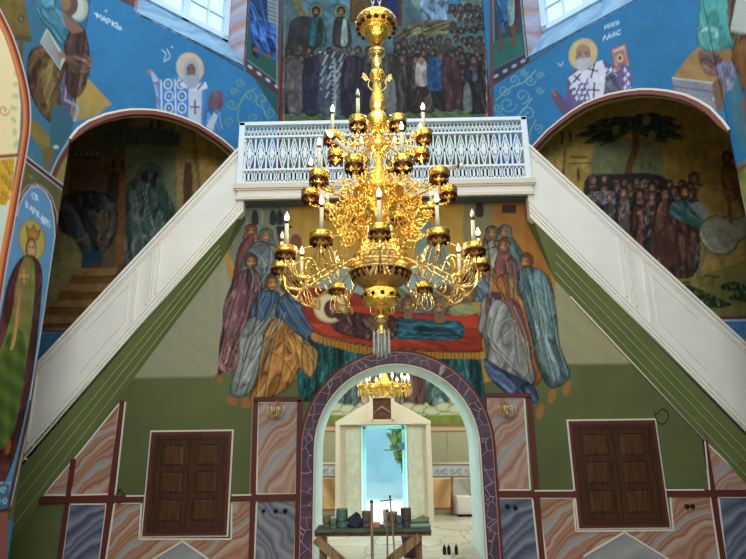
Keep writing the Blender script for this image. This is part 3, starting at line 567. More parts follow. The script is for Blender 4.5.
def niche_left(cv):
    P, Lc, H, EL, RC = cv.poly, cv.line, cv.head, cv.ell, cv.rect
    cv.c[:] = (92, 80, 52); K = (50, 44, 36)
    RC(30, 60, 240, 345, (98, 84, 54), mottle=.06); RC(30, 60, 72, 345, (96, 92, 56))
    P([(70, 100), (128, 92), (130, 345), (66, 345)], (74, 62, 44), smooth=False, mottle=.08); P([(126, 132), (176, 146), (178, 280), (120, 300)], (82, 88, 62), smooth=False, mottle=.06); P([(176, 120), (215, 100), (215, 260), (178, 280)], (124, 102, 58), smooth=False, mottle=.06); P([(193, 124), (200, 190), (240, 160), (230, 100), (200, 100)], (144, 116, 60), smooth=False, mottle=.05)
    P([(98, 136), (108, 128), (150, 126), (182, 134), (178, 146), (130, 144), (100, 148)], (52, 62, 58), smooth=False)
    for i in range(9): Lc([(104 + i * 8.5, 128), (102 + i * 8.5, 146)], .8, (36, 40, 40), False)
    P([(72, 150), (100, 154), (100, 160), (72, 158)], K, smooth=False)
    for i in range(5): RC(74 + i * 5.4, 152, 77 + i * 5.4, 156, (104, 84, 56))
    for x, y in ((112, 160), (121, 160), (150, 120), (157, 120)): RC(x, y, x + 3, y + 9, (36, 32, 26))
    P([(108, 200), (108, 178), (115, 172), (122, 178), (122, 200)], (50, 38, 26)); P([(136, 230), (136, 174), (150, 163), (164, 174), (164, 230)], (56, 66, 54)); P([(140, 230), (141, 178), (150, 169), (160, 178), (160, 230)], (30, 36, 32), fold=(88, 5, .4)); P([(184, 214), (184, 168), (188, 163), (192, 168), (192, 214)], (64, 48, 30)); Lc([(193, 124), (200, 190)], 1.4, (84, 64, 36), False)
    P([(124, 190), (150, 184), (170, 196), (176, 240), (150, 290), (120, 300)], (48, 60, 54), fold=(84, 7, .4))
    P([(120, 170), (126, 168), (124, 290), (114, 300)], (92, 60, 32), smooth=False)
    P([(62, 200), (74, 192), (100, 192), (114, 200), (118, 222), (110, 246), (96, 256), (80, 252), (64, 236), (58, 222)], (44, 44, 44), fold=(70, 7, .4), rim=.4)
    P([(98, 214), (110, 210), (114, 230), (106, 246), (96, 240)], (64, 56, 46), fold=(110, 5, .3)); P([(82, 252), (100, 252), (98, 270), (80, 268)], (24, 54, 58)); EL(94, 268, 9, 4, (70, 42, 28))
    P([(56, 238), (74, 240), (82, 262), (72, 290), (50, 300)], (104, 96, 62), mottle=.06)
    q = [(74, 268), (62, 284), (50, 300), (46, 316), (44, 331)]; e = [(122, 262), (110, 280), (104, 296), (96, 312), (86, 331)]
    for i in range(4):
        (x0, y0), (x1, y1) = q[i], e[i]; y2 = q[i + 1][1]
        P([(x0, y0), (x1 + 6, y0), (x1, y0 + 8), (x0 - 2, y0 + 8)], (112, 82, 46), smooth=False); P([(x0 - 2, y0 + 8), (x1, y0 + 8), (x1 - 4, y2), (x0 - 6, y2)], (84, 58, 26), smooth=False); Lc([(x0 - 2, y0 + 8), (x1, y0 + 8)], 1, (40, 26, 18), False)
    P([(120, 264), (240, 264), (240, 340), (84, 340)], (60, 48, 34), smooth=False, mottle=.08)
    RC(20, 331, 300, 420, (52, 90, 122)); Lc([(20, 331), (300, 329)], 3.4, (74, 42, 40), False); Lc([(20, 329), (300, 327)], .9, (170, 160, 150), False); Lc([(20, 333.6), (300, 331.6)], .9, (150, 160, 170), False)
def niche_right(cv):
    P, Lc, H, EL, RC = cv.poly, cv.line, cv.head, cv.ell, cv.rect
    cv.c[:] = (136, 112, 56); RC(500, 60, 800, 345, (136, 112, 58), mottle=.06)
    P([(594, 140), (662, 136), (664, 200), (590, 200)], (96, 100, 70), smooth=False, mottle=.05); P([(540, 120), (586, 104), (590, 240), (540, 200)], (146, 120, 62), smooth=False, mottle=.05)
    for x, y, h in ((561, 132, 12), (569, 131, 12), (577, 168, 14)): RC(x, y, x + 2.5, y + h, (70, 56, 30))
    Lc([(565, 150), (563, 178)], 2, (80, 62, 34), False); Lc([(570, 157), (586, 157)], 1.6, (70, 60, 34), False); Lc([(568, 164), (590, 163)], 1.4, (84, 70, 40), False)
    for y in (158, 166): Lc([(642, y), (642, y + 8)], 1, (60, 62, 46), False); Lc([(650, y), (650, y + 8)], 1, (60, 62, 46), False)
    # palm
    Lc([(632, 120), (636, 144), (630, 164), (628, 172)], 7, (80, 60, 34)); Lc([(628, 172), (640, 196), (644, 232)], 7, (84, 58, 36))
    D = (38, 50, 40)
    for a, L in ((-168, 50), (-150, 42), (-128, 34), (-100, 30), (-72, 34), (-50, 42), (-28, 50), (-10, 52), (8, 50), (176, 58), (162, 52), (192, 44), (22, 38), (150, 40)):
        x, y = 633, 128; c, s_ = math.cos(R(a)), math.sin(R(a)) * .62; nx, ny = -s_, c
        P([(x, y), (x + c * L * .4 + nx * 6, y + s_ * L * .4 + ny * 6), (x + c * L, y + s_ * L + 6), (x + c * L * .5 - nx * 6, y + s_ * L * .5 - ny * 6)], D, fold=(a, 3.5, .3)); Lc([(x, y), (x + c * L, y + s_ * L + 6)], .8, (84, 92, 62))
    for x, y in ((616, 130), (652, 136), (646, 120)): EL(x, y, 4, 6, (104, 96, 60), rot=20)
    P([(584, 182), (620, 174), (662, 176), (668, 196), (640, 240), (600, 240)], (40, 38, 38)); 
    rb = ((74, 46, 38), (58, 66, 60), (84, 54, 40), (48, 44, 48), (66, 58, 54), (92, 64, 50))
    crowd(cv, 592, 700, 2, 182, 9, 5, rb, 0, 21, hairs=((58, 40, 30), (76, 60, 50)))
    crowd(cv, 592, 694, 1, 196, 8, 6, rb, 74, 22, hairs=((58, 40, 30), (76, 60, 50)))
    P([(660, 200), (690, 206), (700, 226), (694, 260), (690, 288), (662, 284), (650, 262), (652, 230)], (74, 48, 38), fold=(88, 7, .35), rim=.35)
    H(684, 193, 7, hair=(64, 44, 32), beard=(64, 44, 32), look=.5); P([(672, 202), (688, 200), (694, 214), (706, 220), (700, 230), (682, 222), (670, 216)], (62, 92, 88), fold=(40, 5, .3), rim=.3); P([(690, 206), (700, 202), (708, 212), (704, 220)], (112, 120, 120))
    P([(700, 226), (712, 216), (736, 218), (746, 214), (760, 214), (762, 236), (744, 238), (734, 250), (724, 256), (708, 250), (700, 240)], (128, 124, 106), rim=.4, fold=(60, 12, .1))
    Lc([(706, 248), (702, 262), (696, 278)], 3.4, (98, 94, 78)); Lc([(716, 254), (726, 268), (734, 280)], 3, (98, 94, 78)); Lc([(700, 232), (706, 244), (716, 252), (728, 250)], 1, (170, 160, 140))
    H(727, 158, 6, hair=(70, 44, 30), skin=(120, 84, 54)); P([(722, 166), (734, 164), (740, 186), (736, 200), (724, 196)], (120, 84, 52), fold=(60, 4, .3), rim=.3); Lc([(729, 196), (731, 222)], 4, (104, 68, 38)); Lc([(737, 190), (744, 212)], 3.4, (104, 68, 38)); 
    P([(640, 286), (700, 276), (800, 240), (800, 330), (690, 318)], (104, 96, 52), smooth=False, mottle=.1)
    for x, y in ((700, 294), (716, 302), (735, 286), (744, 296), (690, 290)): P([(x - 16, y + 2), (x - 4, y - 5), (x + 6, y - 2), (x + 16, y + 3), (x, y + 6)], (36, 52, 28), fold=(70, 3, .5))
    for x, y in ((665, 274), (688, 272), (712, 276), (682, 282)): Lc([(x - 7, y), (x + 7, y + 1)], 1.6, (54, 34, 26))
    RC(500, 319, 900, 420, (66, 112, 152)); Lc([(500, 321), (900, 316)], 3.2, (96, 52, 50), False); Lc([(500, 319), (900, 314)], .9, (190, 180, 176), False); Lc([(500, 323.4), (900, 318.4)], .9, (176, 190, 204), False)
def side_left(cv):
    P, Lc, H, EL, RC = cv.poly, cv.line, cv.head, cv.ell, cv.rect
    bluebase(cv); cv.c = cv.c * .6 + np.array((92, 112, 112)) * .4; mark(cv)
    P([(20, 156), (68, 192), (70, 300), (40, 520), (-20, 520), (-20, 330)], (86, 92, 58), smooth=False, mottle=.1)      # pier ground
    for x, y, a in ((30, 172, 0), (26, 180, 60), (58, 196, 0), (60, 210, 40), (27, 160, 40)): curl(cv, x, y, 5, (128, 70, 50), 1.2, 1.0, a); EL(x + 5, y - 3, 3, 1.6, (110, 124, 72), rot=40)
    P([(50, 180), (57, 163), (70, 141), (84, 120), (90, 200), (64, 188)], (134, 128, 74), smooth=False, mottle=.05)         # inside of the arch
    Lc([(53, 178), (60, 162), (72, 143), (78, 134)], 5, (110, 56, 46)); Lc([(50, 176), (57, 160), (69, 140), (76, 131)], 1.1, (206, 204, 206))
    # icon panel: blue arched field, crowned saint
    arch = [(30, 215), (16, 208), (20, 196), (27, 186), (36, 184), (45, 188), (52, 198), (57, 214), (58, 232), (56, 240), (44, 330), (33, 390), (10, 480), (-20, 520), (-20, 400), (-4, 320), (4, 270)]
    blue = [(17, 216), (19, 206), (24, 195), (31, 187), (38, 186), (45, 191), (51, 202), (54, 218), (55, 236), (46, 300), (38, 350), (30, 400), (8, 500), (-24, 520), (-24, 360), (-4, 300), (8, 250)]
    P(arch[1:], (86, 44, 50), smooth=False); Lc(arch[1:10], 1, (190, 170, 170), False); P(blue, (92, 142, 186), smooth=False, mottle=.04); Lc(blue[:12], 1.1, (214, 206, 214), False)
    Lc([(64, 188), (58, 236), (44, 330), (32, 400), (9, 505)], 3, (84, 46, 44), False); Lc([(66, 188), (60, 236), (46, 330), (34, 400), (11, 505)], 1.1, (200, 190, 196), False)
    EL(32, 240, 13.5, 21, (176, 158, 84), rim=.15, rot=-8)
    P([(27, 234), (26, 225), (30, 230), (34, 224), (36, 231), (41, 229), (38, 240), (28, 240)], (176, 126, 48), smooth=False, rim=.3); EL(31, 249, 5.5, 12, (104, 70, 48)); EL(31.5, 250, 4, 9.5, (190, 146, 106)); P([(28, 256), (35, 256), (34, 266), (30, 267)], (120, 88, 66))
    for x in (29.8, 33.4): EL(x, 247, .9, .9, (50, 30, 26))
    P([(14, 268), (24, 256), (36, 258), (42, 272), (41, 300), (36, 350), (28, 400), (10, 470), (-20, 520), (-20, 400), (-2, 330), (6, 290)], (78, 34, 34), fold=(105, 7, .3), rim=.35)
    P([(24, 258), (34, 264), (34, 300), (28, 350), (16, 410), (0, 440), (-6, 380), (10, 320), (18, 290)], (112, 118, 54), mottle=.2); P([(22, 262), (30, 264), (26, 300), (16, 350), (14, 300)], (134, 110, 66), mottle=.15)
    P([(2, 350), (20, 330), (26, 360), (14, 430), (-10, 450)], (74, 96, 40), mottle=.35); P([(14, 330), (20, 290), (16, 340), (10, 350)], (186, 146, 80)); cross(cv, 24, 276, 6, (196, 160, 80)); EL(8, 447, 3, 8, (140, 84, 40), rot=10)
    write(cv, 'CB', 32, 192, 3, 6, 3.6, 2.0, (204, 216, 234), 1); write(cv, 'BAPBAP', 26, 201, 2.8, 6, 3.7, 3.2, (204, 216, 234), 1); write(cv, 'KNS', 42, 217, 2.4, 6, 3.0, 1.6, (204, 216, 234), .9)
    Lc([(22, 155), (66, 190)], 4, (76, 42, 46), False); Lc([(21, 152), (67, 187.5)], 1.1, (206, 196, 204), False); Lc([(24, 160), (66, 193)], 1.0, (190, 184, 190), False)
    # big side arch: cream field with vine and orange border
    F = [(-60, -40), (-20, -10), (-2, 16), (10, 50), (18, 80), (21, 105), (20, 135), (14, 175), (8, 220), (0, 270), (-30, 480), (-80, 480)]
    P(F, (250, 226, 176), smooth=False); P([(-60, 160), (15, 156), (12, 190), (6, 205), (-60, 210)], (214, 168, 52), smooth=False, mottle=.15); P([(-60, 205), (8, 205), (0, 270), (-60, 300)], (216, 224, 214), smooth=False)
    curl(cv, 4, 110, 6, (214, 160, 120), 1.6, 1.2); 
    for i in range(8): EL(15 + 1.5 * math.sin(i), 60 + i * 12, 2.2, 4, (200, 208, 150), rot=30 * i); curl(cv, 4 + (i % 3) * 3, 162 + i * 5, 3, (150, 110, 40), 1, 1)
    Lc([(-20, 158), (19, 155)], 3, (140, 56, 34), False); Lc([(-20, 160.5), (19, 157.5)], 1, (240, 236, 220), False)
    b = [(-20, -20), (0, 18), (10, 40), (19, 68), (25, 95), (26.5, 120), (24, 145), (18, 180), (10, 225), (2, 270), (-14, 370)]
    Lc(b, 8, (196, 96, 52)); Lc([(x - 2, y) for x, y in b], 2.6, (226, 142, 84)); Lc([(x + 4, y - 1) for x, y in b], 1.2, (222, 210, 210)); Lc([(x + 2.2, y) for x, y in b], 1.6, (110, 42, 40))
    P([(-20, 484), (9, 484), (8, 509), (-20, 511)], (60, 110, 150), smooth=False); Lc([(-20, 483), (10, 483)], 1.2, (190, 190, 190), False)
    for i in range(4): curl(cv, -2 + (i % 2) * 6, 489 + (i // 2) * 12, 3.4, (180, 206, 214), 1.1, 1.2, 90 * i)
    P([(-20, 512), (8, 510), (6, 570), (-20, 570)], (150, 84, 74), smooth=False); Lc([(-20, 512), (9, 510)], 3, (80, 36, 34), False)
def side_right(cv):
    bluebase(cv); right_diag(cv)
    cv.poly([(735, 168), (760, 150), (790, 200), (790, 420), (745, 420)], (110, 124, 60), smooth=False, mottle=.3)
    cv.line([(736, 172), (750, 162), (760, 150)], 4, (110, 60, 60), False); cv.line([(736, 169), (750, 159)], 1.1, (214, 206, 214), False); cv.line([(738, 180), (748, 225)], 1.2, (206, 200, 204), False)
def narthex_wall(cv):
    P, Lc, H, EL, RC = cv.poly, cv.line, cv.head, cv.ell, cv.rect
    cv.c[:] = (150, 142, 112); RC(200, 330, 560, 428, (96, 104, 40), mottle=.15)
    RC(280, 340, 520, 403, (58, 54, 46)); P([(280, 403), (330, 396), (380, 404), (430, 398), (520, 404), (520, 414), (280, 414)], (150, 146, 110), mottle=.1)
    for i in range(9): P([(296 + i * 22, 360), (312 + i * 22, 358), (316 + i * 22, 402), (294 + i * 22, 402)], ((84, 74, 60), (96, 60, 50), (58, 74, 70), (110, 96, 70))[i % 4], fold=(86, 6, .5), rim=.3)
    for i in range(16): EL(300 + i * 12, 407 + (i % 3) * 2, 9, 5, (158, 154, 122), rim=.25)
    RC(280, 424, 520, 427, (120, 80, 50)); RC(280, 427, 520, 431, (176, 150, 110)); Lc([(280, 431.5), (520, 431)], 1.2, (118, 60, 44), False)
    for x in (327, 447): Lc([(x, 432), (x, 466)], .8, (120, 112, 88), False)
    RC(280, 466, 520, 476, (176, 178, 178)); 
    for i in range(30): curl(cv, 290 + i * 7.4, 471, 3.6, (116, 120, 130), 1.3, .9, 60 * (i % 2))
    for y in (465, 477): Lc([(280, y), (520, y - .4)], 2, (118, 58, 44), False)
    for y in (463.4, 478.6): Lc([(280, y), (520, y - .4)], .8, (226, 210, 190), False)
    P([(280, 479), (340, 479), (340, 509), (280, 509)], (204, 156, 104), smooth=False, fold=(60, 16, .18)); P([(428, 479), (451, 479), (451, 508), (428, 508)], (206, 158, 104), smooth=False, fold=(110, 16, .18)); P([(453, 479), (520, 479), (520, 530), (453, 530)], (168, 160, 150), smooth=False, fold=(60, 14, .15))
    Lc([(452, 478), (452, 520)], 2, (110, 54, 42), False)
    for a, b in (((280, 510), (340, 510)), ((428, 509), (452, 508.6))): Lc([a, b], 2, (118, 58, 44), False)
# ------------------------------------------------------------------ materials
PL = mat('white_plaster', (226, 220, 210), .6, noise=.05, scale=2, bump=.05)
PW = mat('cream_plaster', (214, 200, 180), .6, noise=.04, scale=3, bump=.05)
GR = mat('green_paint', (98, 108, 62), .6, noise=.08, scale=2, bump=.05)
GL = mat('pale_green_line', (150, 156, 112), .6)
DR_ = mat('oxblood_paint', (88, 40, 34), .5, noise=.12, scale=5)
WL = mat('white_line_paint', (214, 202, 188), .55)
ROSE = mat('rose_border_paint', (116, 56, 50), .5, noise=.1, scale=4)
REV = mat('pale_blue_plaster', (200, 216, 214), .55, noise=.08, scale=6, bump=.1)
KH = mat('khaki_paint', (150, 140, 84), .65, noise=.08, scale=3)
OR_M = marble('orange_marble', [(160, 128, 107), (140, 90, 66), (163, 126, 104), (149, 101, 78), (169, 141, 122), (173, 151, 133), (135, 85, 63), (161, 124, 102), (151, 108, 86), (158, 151, 145), (144, 139, 139), (164, 134, 115), (144, 95, 71), (165, 134, 114)], 1.7, 3.2, .6)
PK_M = marble('pink_marble', [(165, 133, 117), (151, 108, 89), (171, 143, 128), (158, 120, 102), (176, 153, 138), (142, 98, 79), (167, 136, 122), (155, 151, 148), (142, 139, 141), (170, 148, 134), (155, 116, 99)], 1.9, 3.0, .9)
BL_M = marble('blue_marble', [(96, 104, 121), (68, 76, 96), (108, 114, 129), (78, 85, 102), (123, 127, 139), (86, 93, 111), (63, 70, 89), (128, 131, 139), (92, 100, 116)], 1.8, 3.0, .5)
GY_M = marble('grey_blue_marble', [(98, 101, 115), (128, 129, 137), (83, 86, 103), (118, 120, 130), (143, 141, 141), (99, 101, 116), (131, 127, 129), (87, 90, 106)], 2.2, 4.0, -.7)
GW_M = marble('grey_white_marble', [(142, 141, 139), (126, 126, 127), (155, 154, 151), (134, 134, 135)], 2.0, 4.0, .3)
PU_M = marble('purple_veined_marble', [(84, 66, 80), (72, 54, 68), (92, 72, 86), (78, 58, 72)], 1.5, 2.0, .2, veins=((160, 144, 162), 5.5, .022))
RM_M = marble('window_reveal_marble', [(120, 160, 196), (146, 180, 208), (104, 146, 186), (150, 180, 204)], 2.0, 5.0, .9)
PR_M = marble('rose_reveal_marble', [(190, 150, 146), (170, 180, 204), (182, 128, 116), (150, 172, 206)], 2.0, 3.0, .2)
DW = wood('dark_walnut', (50, 29, 15), (76, 45, 23)); DW2 = wood('walnut_panel', (56, 33, 16), (90, 54, 26))
LW = wood('trestle_timber', (96, 74, 50), (150, 118, 82)); BLK = mat('black_iron', (24, 22, 22), .5, metal=.3)
FL = marble('floor_stone', [(190, 178, 156), (170, 158, 136), (204, 194, 174), (182, 170, 148)], 1.0, 3.0, .1, veins=((140, 128, 110), 1.1, .02))
def px3(x, y, Y): return at(x, y, Y)
def wallpoly(mb, pts, Y, d=.012, lift=0.):        # a flat slab standing on the wall plane Y, given its outline
    mb.prism([at(x, y, Y - d - lift) * 0 + (lambda p: np.array([p[0], Y - lift, p[2]]))(at(x, y, Y)) for x, y in pts], (0, -d, 0))
# ------------------------------------------------------------------ painted walls
def murals():
    MT = []
    # lower back wall, coarse grid around the fine mural
    cb = Canvas((-6, YB, 0), (1, 0, 0), 12, 5.1, 20, gain=G['back']); back_wall(cb)
    X0, X1, Z0, Z1 = -2.35, 2.75, 1.7, 5.05
    pc = (.18, 1.43); PR = 1.19
    def hole(p):
        return ((np.abs(p[:, 0] - pc[0]) < PR) & (p[:, 2] < pc[1])) | ((p[:, 0] - pc[0]) ** 2 + (p[:, 2] - pc[1]) ** 2 < PR ** 2)
    def under(px, p):                              # below the stair parapets
        return (p[:, 2] < 5.32 - np.maximum(0, np.abs(p[:, 0] - .05) - 2.15) * 1.08)
    def kb(px, p):
        e = .004
        return ~((p[:, 0] > X0 + e) & (p[:, 0] < X1 - e) & (p[:, 2] > Z0 + e) & (p[:, 2] < Z1 - e)) & ~hole(p) & under(px, p)
    o = cb.build('wall_back', kb, rim=False); struct(o)
    cd = Canvas((X0, YB, Z0), (1, 0, 0), X1 - X0, Z1 - Z0, 60, gain=G['dorm']); dormition(cd); fig = (cd.P[:, 1] < 372) | (cd.P[:, 0] > 225) & (cd.P[:, 0] < 572); cd.c[fig & (np.abs(cd.c - np.array(GREEN)).sum(1) > 40)] *= .97
    o = cd.build('mural', lambda px, p: ~hole(p), rim=False); tag(o, 'mural of mourners around a haloed figure on a red bier, above the archway', 'mural', 'figure murals')
    cu = Canvas((xL, YC, 5.15), (1, 0, 0), xR - xL, 4.65, 52, gain=G['up']); upper(cu); age(cu, .14, .86)
    o = cu.build('mural'); tag(o, 'dark mural of a standing crowd with red side borders behind the balcony railing', 'mural', 'figure murals')
    for s, fn, e, xx in ((-1, left_diag, eL, xL), (1, right_diag, eR, xR)):
        W = abs(e[0] - xx) * math.sqrt(2)
        c = Canvas((xx, YC, 4.3), (s, -1, 0), W + .04, 5.6, 60, gain=G['diag']); fn(c); age(c, .03)
        A = np.array(ARCH[s]); win = WIN[s]
        def kd(px, p, A=A, win=win, s=s, xx=xx):
            u = (s * (p[:, 0] - xx)) * math.sqrt(2)
            az = np.interp(u, win['au'], win['az'])
            inarch = (p[:, 2] < az - .01) & (u > win['au'][0])
            return ~inarch & ~((u > win['u0'] + .01) & (u < win['u1'] - .01) & (p[:, 2] > win['z0'] + .01))
        o = c.build('mural', kd)
        tag(o, ('blue mural with a white-robed bishop and a seated writer beside the upper left window', 'blue mural with a haloed bishop holding a book below the upper right window')[s > 0], 'mural', 'figure murals')
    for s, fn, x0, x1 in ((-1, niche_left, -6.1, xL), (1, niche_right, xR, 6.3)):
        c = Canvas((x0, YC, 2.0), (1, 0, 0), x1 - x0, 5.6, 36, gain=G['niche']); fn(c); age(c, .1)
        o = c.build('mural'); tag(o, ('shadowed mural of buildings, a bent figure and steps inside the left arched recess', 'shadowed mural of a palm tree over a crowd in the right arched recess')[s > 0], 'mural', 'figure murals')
    c = Canvas((XSL, YSL, .2), (0, -1, 0), 1.9, 9.2, 60, gain=G['side']); side_left(c); o = c.build('wall_left', thick=.4); struct(o)
    c = Canvas((XSR, YSR, .2), (0, -1, 0), 1.6, 9.2, 30, gain=G['side']); side_right(c); o = c.build('wall_right', thick=.4); struct(o)
# arch outlines in the diagonal walls (photo points projected onto the wall)
ARPX = {-1: [(70, 140), (78, 130), (88, 123), (105, 116), (120, 112.6), (130, 111.2), (140, 111), (154, 111.6), (168, 114.4), (180, 118), (198, 125.5), (219, 139), (231, 149), (242, 162), (250, 178)],
        1: [(729, 131), (722, 122), (710, 109.5), (698, 102), (685, 96.5), (668, 92.6), (652, 91), (640, 91), (625, 92.8), (610, 95.8), (598, 99.6), (585, 105), (572, 113), (560, 122), (548, 132), (535, 146), (524, 160), (516, 174)]}
ARCH = {}; WIN = {}
for s in (-1, 1):
    pl = DL if s < 0 else DR; xx = xL if s < 0 else xR
    o_ = [at(x, y, pl) for x, y in ARPX[s]]; c0 = at(145 if s < 0 else 636, 215, pl)
    e_ = eL if s < 0 else eR
    o_[0] = np.array([e_[0], e_[1], o_[0][2]])
    i_ = []
    for p in o_:
        d = c0 - p; d = d / np.linalg.norm(d); i_.append(p + d * .062)
    i_[0] = np.array([e_[0], e_[1], i_[0][2]])
    ARCH[s] = o_
    u = [s * (p[0] - xx) * math.sqrt(2) for p in i_]
    uu, zz = (np.array(u)[::-1], np.array([p[2] for p in i_])[::-1])
    w = [at(*q, pl) for q in (((243, 68), (137, 8)) if s < 0 else ((529, 62), (616, 3.5)))]
    uw = [s * (p[0] - xx) * math.sqrt(2) for p in w]; zw = (w[0][2] + w[1][2]) / 2
    if s > 0: uw[1] = uw[0] + 1.9
    WIN[s] = dict(au=uu, az=zz + .02, u0=uw[0], u1=uw[1], z0=zw, o=o_, i=i_)
def diag_pt(s, u, z, out=0.):                     # point on the diagonal wall, pushed outwards
    xx = xL if s < 0 else xR; k = math.sqrt(.5)
    return np.array([xx + s * u * k + s * out * k, YC - u * k + out * k, z])
def diag_trim():
    n = 1
    for s in (-1, 1):
        W = WIN[s]; k = math.sqrt(.5); inw = np.array([-s * k, -k, 0])
        m = MB(); m.strip([p + inw * .03 for p in W['o']], [p + inw * .03 for p in W['i']], -inw * .07)
        o = m.build('trim_%d' % n, ROSE); struct(o); n += 1
        m = MB(); c0 = np.mean(W['o'], 0)
        A = [p + inw * .035 for p in W['o']]; B = [p + inw * .035 + (p - np.array([c0[0], c0[1], 5.0])) / np.linalg.norm(p - np.array([c0[0], c0[1], 5.0])) * .03 for p in W['o']]
        m.strip(A, B, -inw * .06); o = m.build('trim_%d' % n, WL); struct(o); n += 1
        m = MB(); out = -inw * .10                # inner face of the arch
        m.strip([p for p in W['i']], [p + out for p in W['i']], (0, 0, .03)); o = m.build('trim_%d' % n, KH); struct(o); n += 1
        # window: splayed reveal, frame, bars, glass
        u0, u1, z0, z1 = W['u0'], W['u1'], W['z0'], 10.2; dp = .42
        tgt = (227, 42) if s < 0 else (543, 33)
        pl2 = ((DL if s < 0 else DR)[0], diag_pt(s, 0, 0, dp)); q = at(*tgt, pl2)
        ub = s * (q[0] - s * dp * k - (xL if s < 0 else xR)) * math.sqrt(2); zb = q[2]; ut = u1 - max(.06, (ub - u0))
        m = MB(); a, b, c, d = diag_pt(s, u0, z0), diag_pt(s, u1, z0), diag_pt(s, ut, zb, dp), diag_pt(s, ub, zb, dp)
        m.prism([a, b, c, d], (0, 0, -.05)); o = m.build('trim_%d' % n, RM_M); struct(o); n += 1
        m = MB(); t0, t1 = np.array([0, 0, z1 - z0]), np.array([0, 0, z1 - zb]); m.prism([a, d, d + t1, a + t0], inw * 0 + np.array([s * k, -k, 0]) * -.05)
        m.prism([b, c, c + t1, b + t0], np.array([s * k, -k, 0]) * .05); o = m.build('trim_%d' % n, PR_M); struct(o); n += 1
        w = MB(); fz = .09
        def bar(ua, za, ub_, zb_, wd=.05, dd=.06):
            w.beam(diag_pt(s, ua, za, dp), diag_pt(s, ub_, zb_, dp), wd, dd, up=inw)
        bar(ub + .05, zb, ub + .05, z1, .1, .1); bar(ut - .05, zb, ut - .05, z1, .1, .1); bar(ub, zb + .05, ut, zb + .05, .1, .1)
        mid = (ub + ut) / 2; bar(mid, zb, mid, z1, .12, .09)
        for q_ in (.25, .75): bar(ub + (ut - ub) * q_, zb, ub + (ut - ub) * q_, z1, .028, .04)
        for j in range(1, 6): bar(ub, zb + .05 + j * .42, ut, zb + .05 + j * .42, .028, .04)
        wd = w.build('window_%d' % (1 if s < 0 else 2), mat('window_white', (206, 226, 240), .4)); struct(wd)
        g = MB(); g.prism([diag_pt(s, ub, zb, dp + .02), diag_pt(s, ut, zb, dp + .02), diag_pt(s, ut, z1, dp + .02), diag_pt(s, ub, z1, dp + .02)], -inw * .01)
        g.build('glass_pane', GLASS, wd)
GLASS = bpy.data.materials.new('window_glass'); GLASS.use_nodes = True
_nt = GLASS.node_tree; _b = _nt.nodes['Principled BSDF']; _t = _nt.nodes.new('ShaderNodeBsdfTransparent'); _t.inputs[0].default_value = (.86, .97, 1, 1)
_g = _nt.nodes.new('ShaderNodeBsdfGlossy'); _g.inputs['Roughness'].default_value = .05; _m = _nt.nodes.new('ShaderNodeMixShader'); _m.inputs[0].default_value = .06
_nt.links.new(_t.outputs[0], _m.inputs[1]); _nt.links.new(_g.outputs[0], _m.inputs[2]); _nt.links.new(_m.outputs[0], _nt.nodes['Material Output'].inputs[0])
# ------------------------------------------------------------------ shell
def shell():
    m = MB(); m.box((-7.5, -4, -.1), (8, 14, 0)); struct(m.build('floor', FL))
    D = mat('plain_blue_wall', (60, 110, 150), .7, noise=.06)
    TAN = mat('plain_wall_paint', (120, 112, 84), .7, noise=.06)
    # recess side walls and ceilings behind the arches
    for s, xe, xo, ye, nm in ((-1, XSL, -6.15, YSL, 'left'), (1, XSR, 6.35, YSR, 'right')):
        m = MB(); a, b = sorted((xo, xo + s * .2)); m.box((a, ye - .3, 0), (b, 9.2, 7.6)); a, b = sorted((xe + s * .42, xo)); m.box((a, ye - .3, 0), (b, ye - .1, 7.6))
        struct(m.build('wall_%s_recess' % nm, TAN))
        xx = xL if s < 0 else xR; k = math.sqrt(.5)
        P = [(xx + s * .05, 9.2, 7.6), (xx + s * .05, 9.03, 7.6), (xe + s * .02, ye + .25, 7.6), (xe + s * .02, ye - .2, 7.6), (xo, ye - .2, 7.6), (xo, 9.2, 7.6)]
        m = MB(); m.prism(P, (0, 0, .1)); struct(m.build('ceiling_%s_recess' % nm, TAN))
    # nave side walls nearer than the painted piers, rear wall with openings for daylight
    m = MB(); m.box((XSL - .4, -3.8, 0), (XSL, YSL - 1.9, 9.4)); struct(m.build('wall_left_near', TAN))
    m = MB(); m.box((XSR, -3.8, 0), (XSR + .4, YSR - 1.6, 9.4)); struct(m.build('wall_right_near', TAN))
    m = MB(); m.box((XSL, -4, 0), (XSR, -3.8, 4.2)); struct(m.build('wall_rear', TAN))
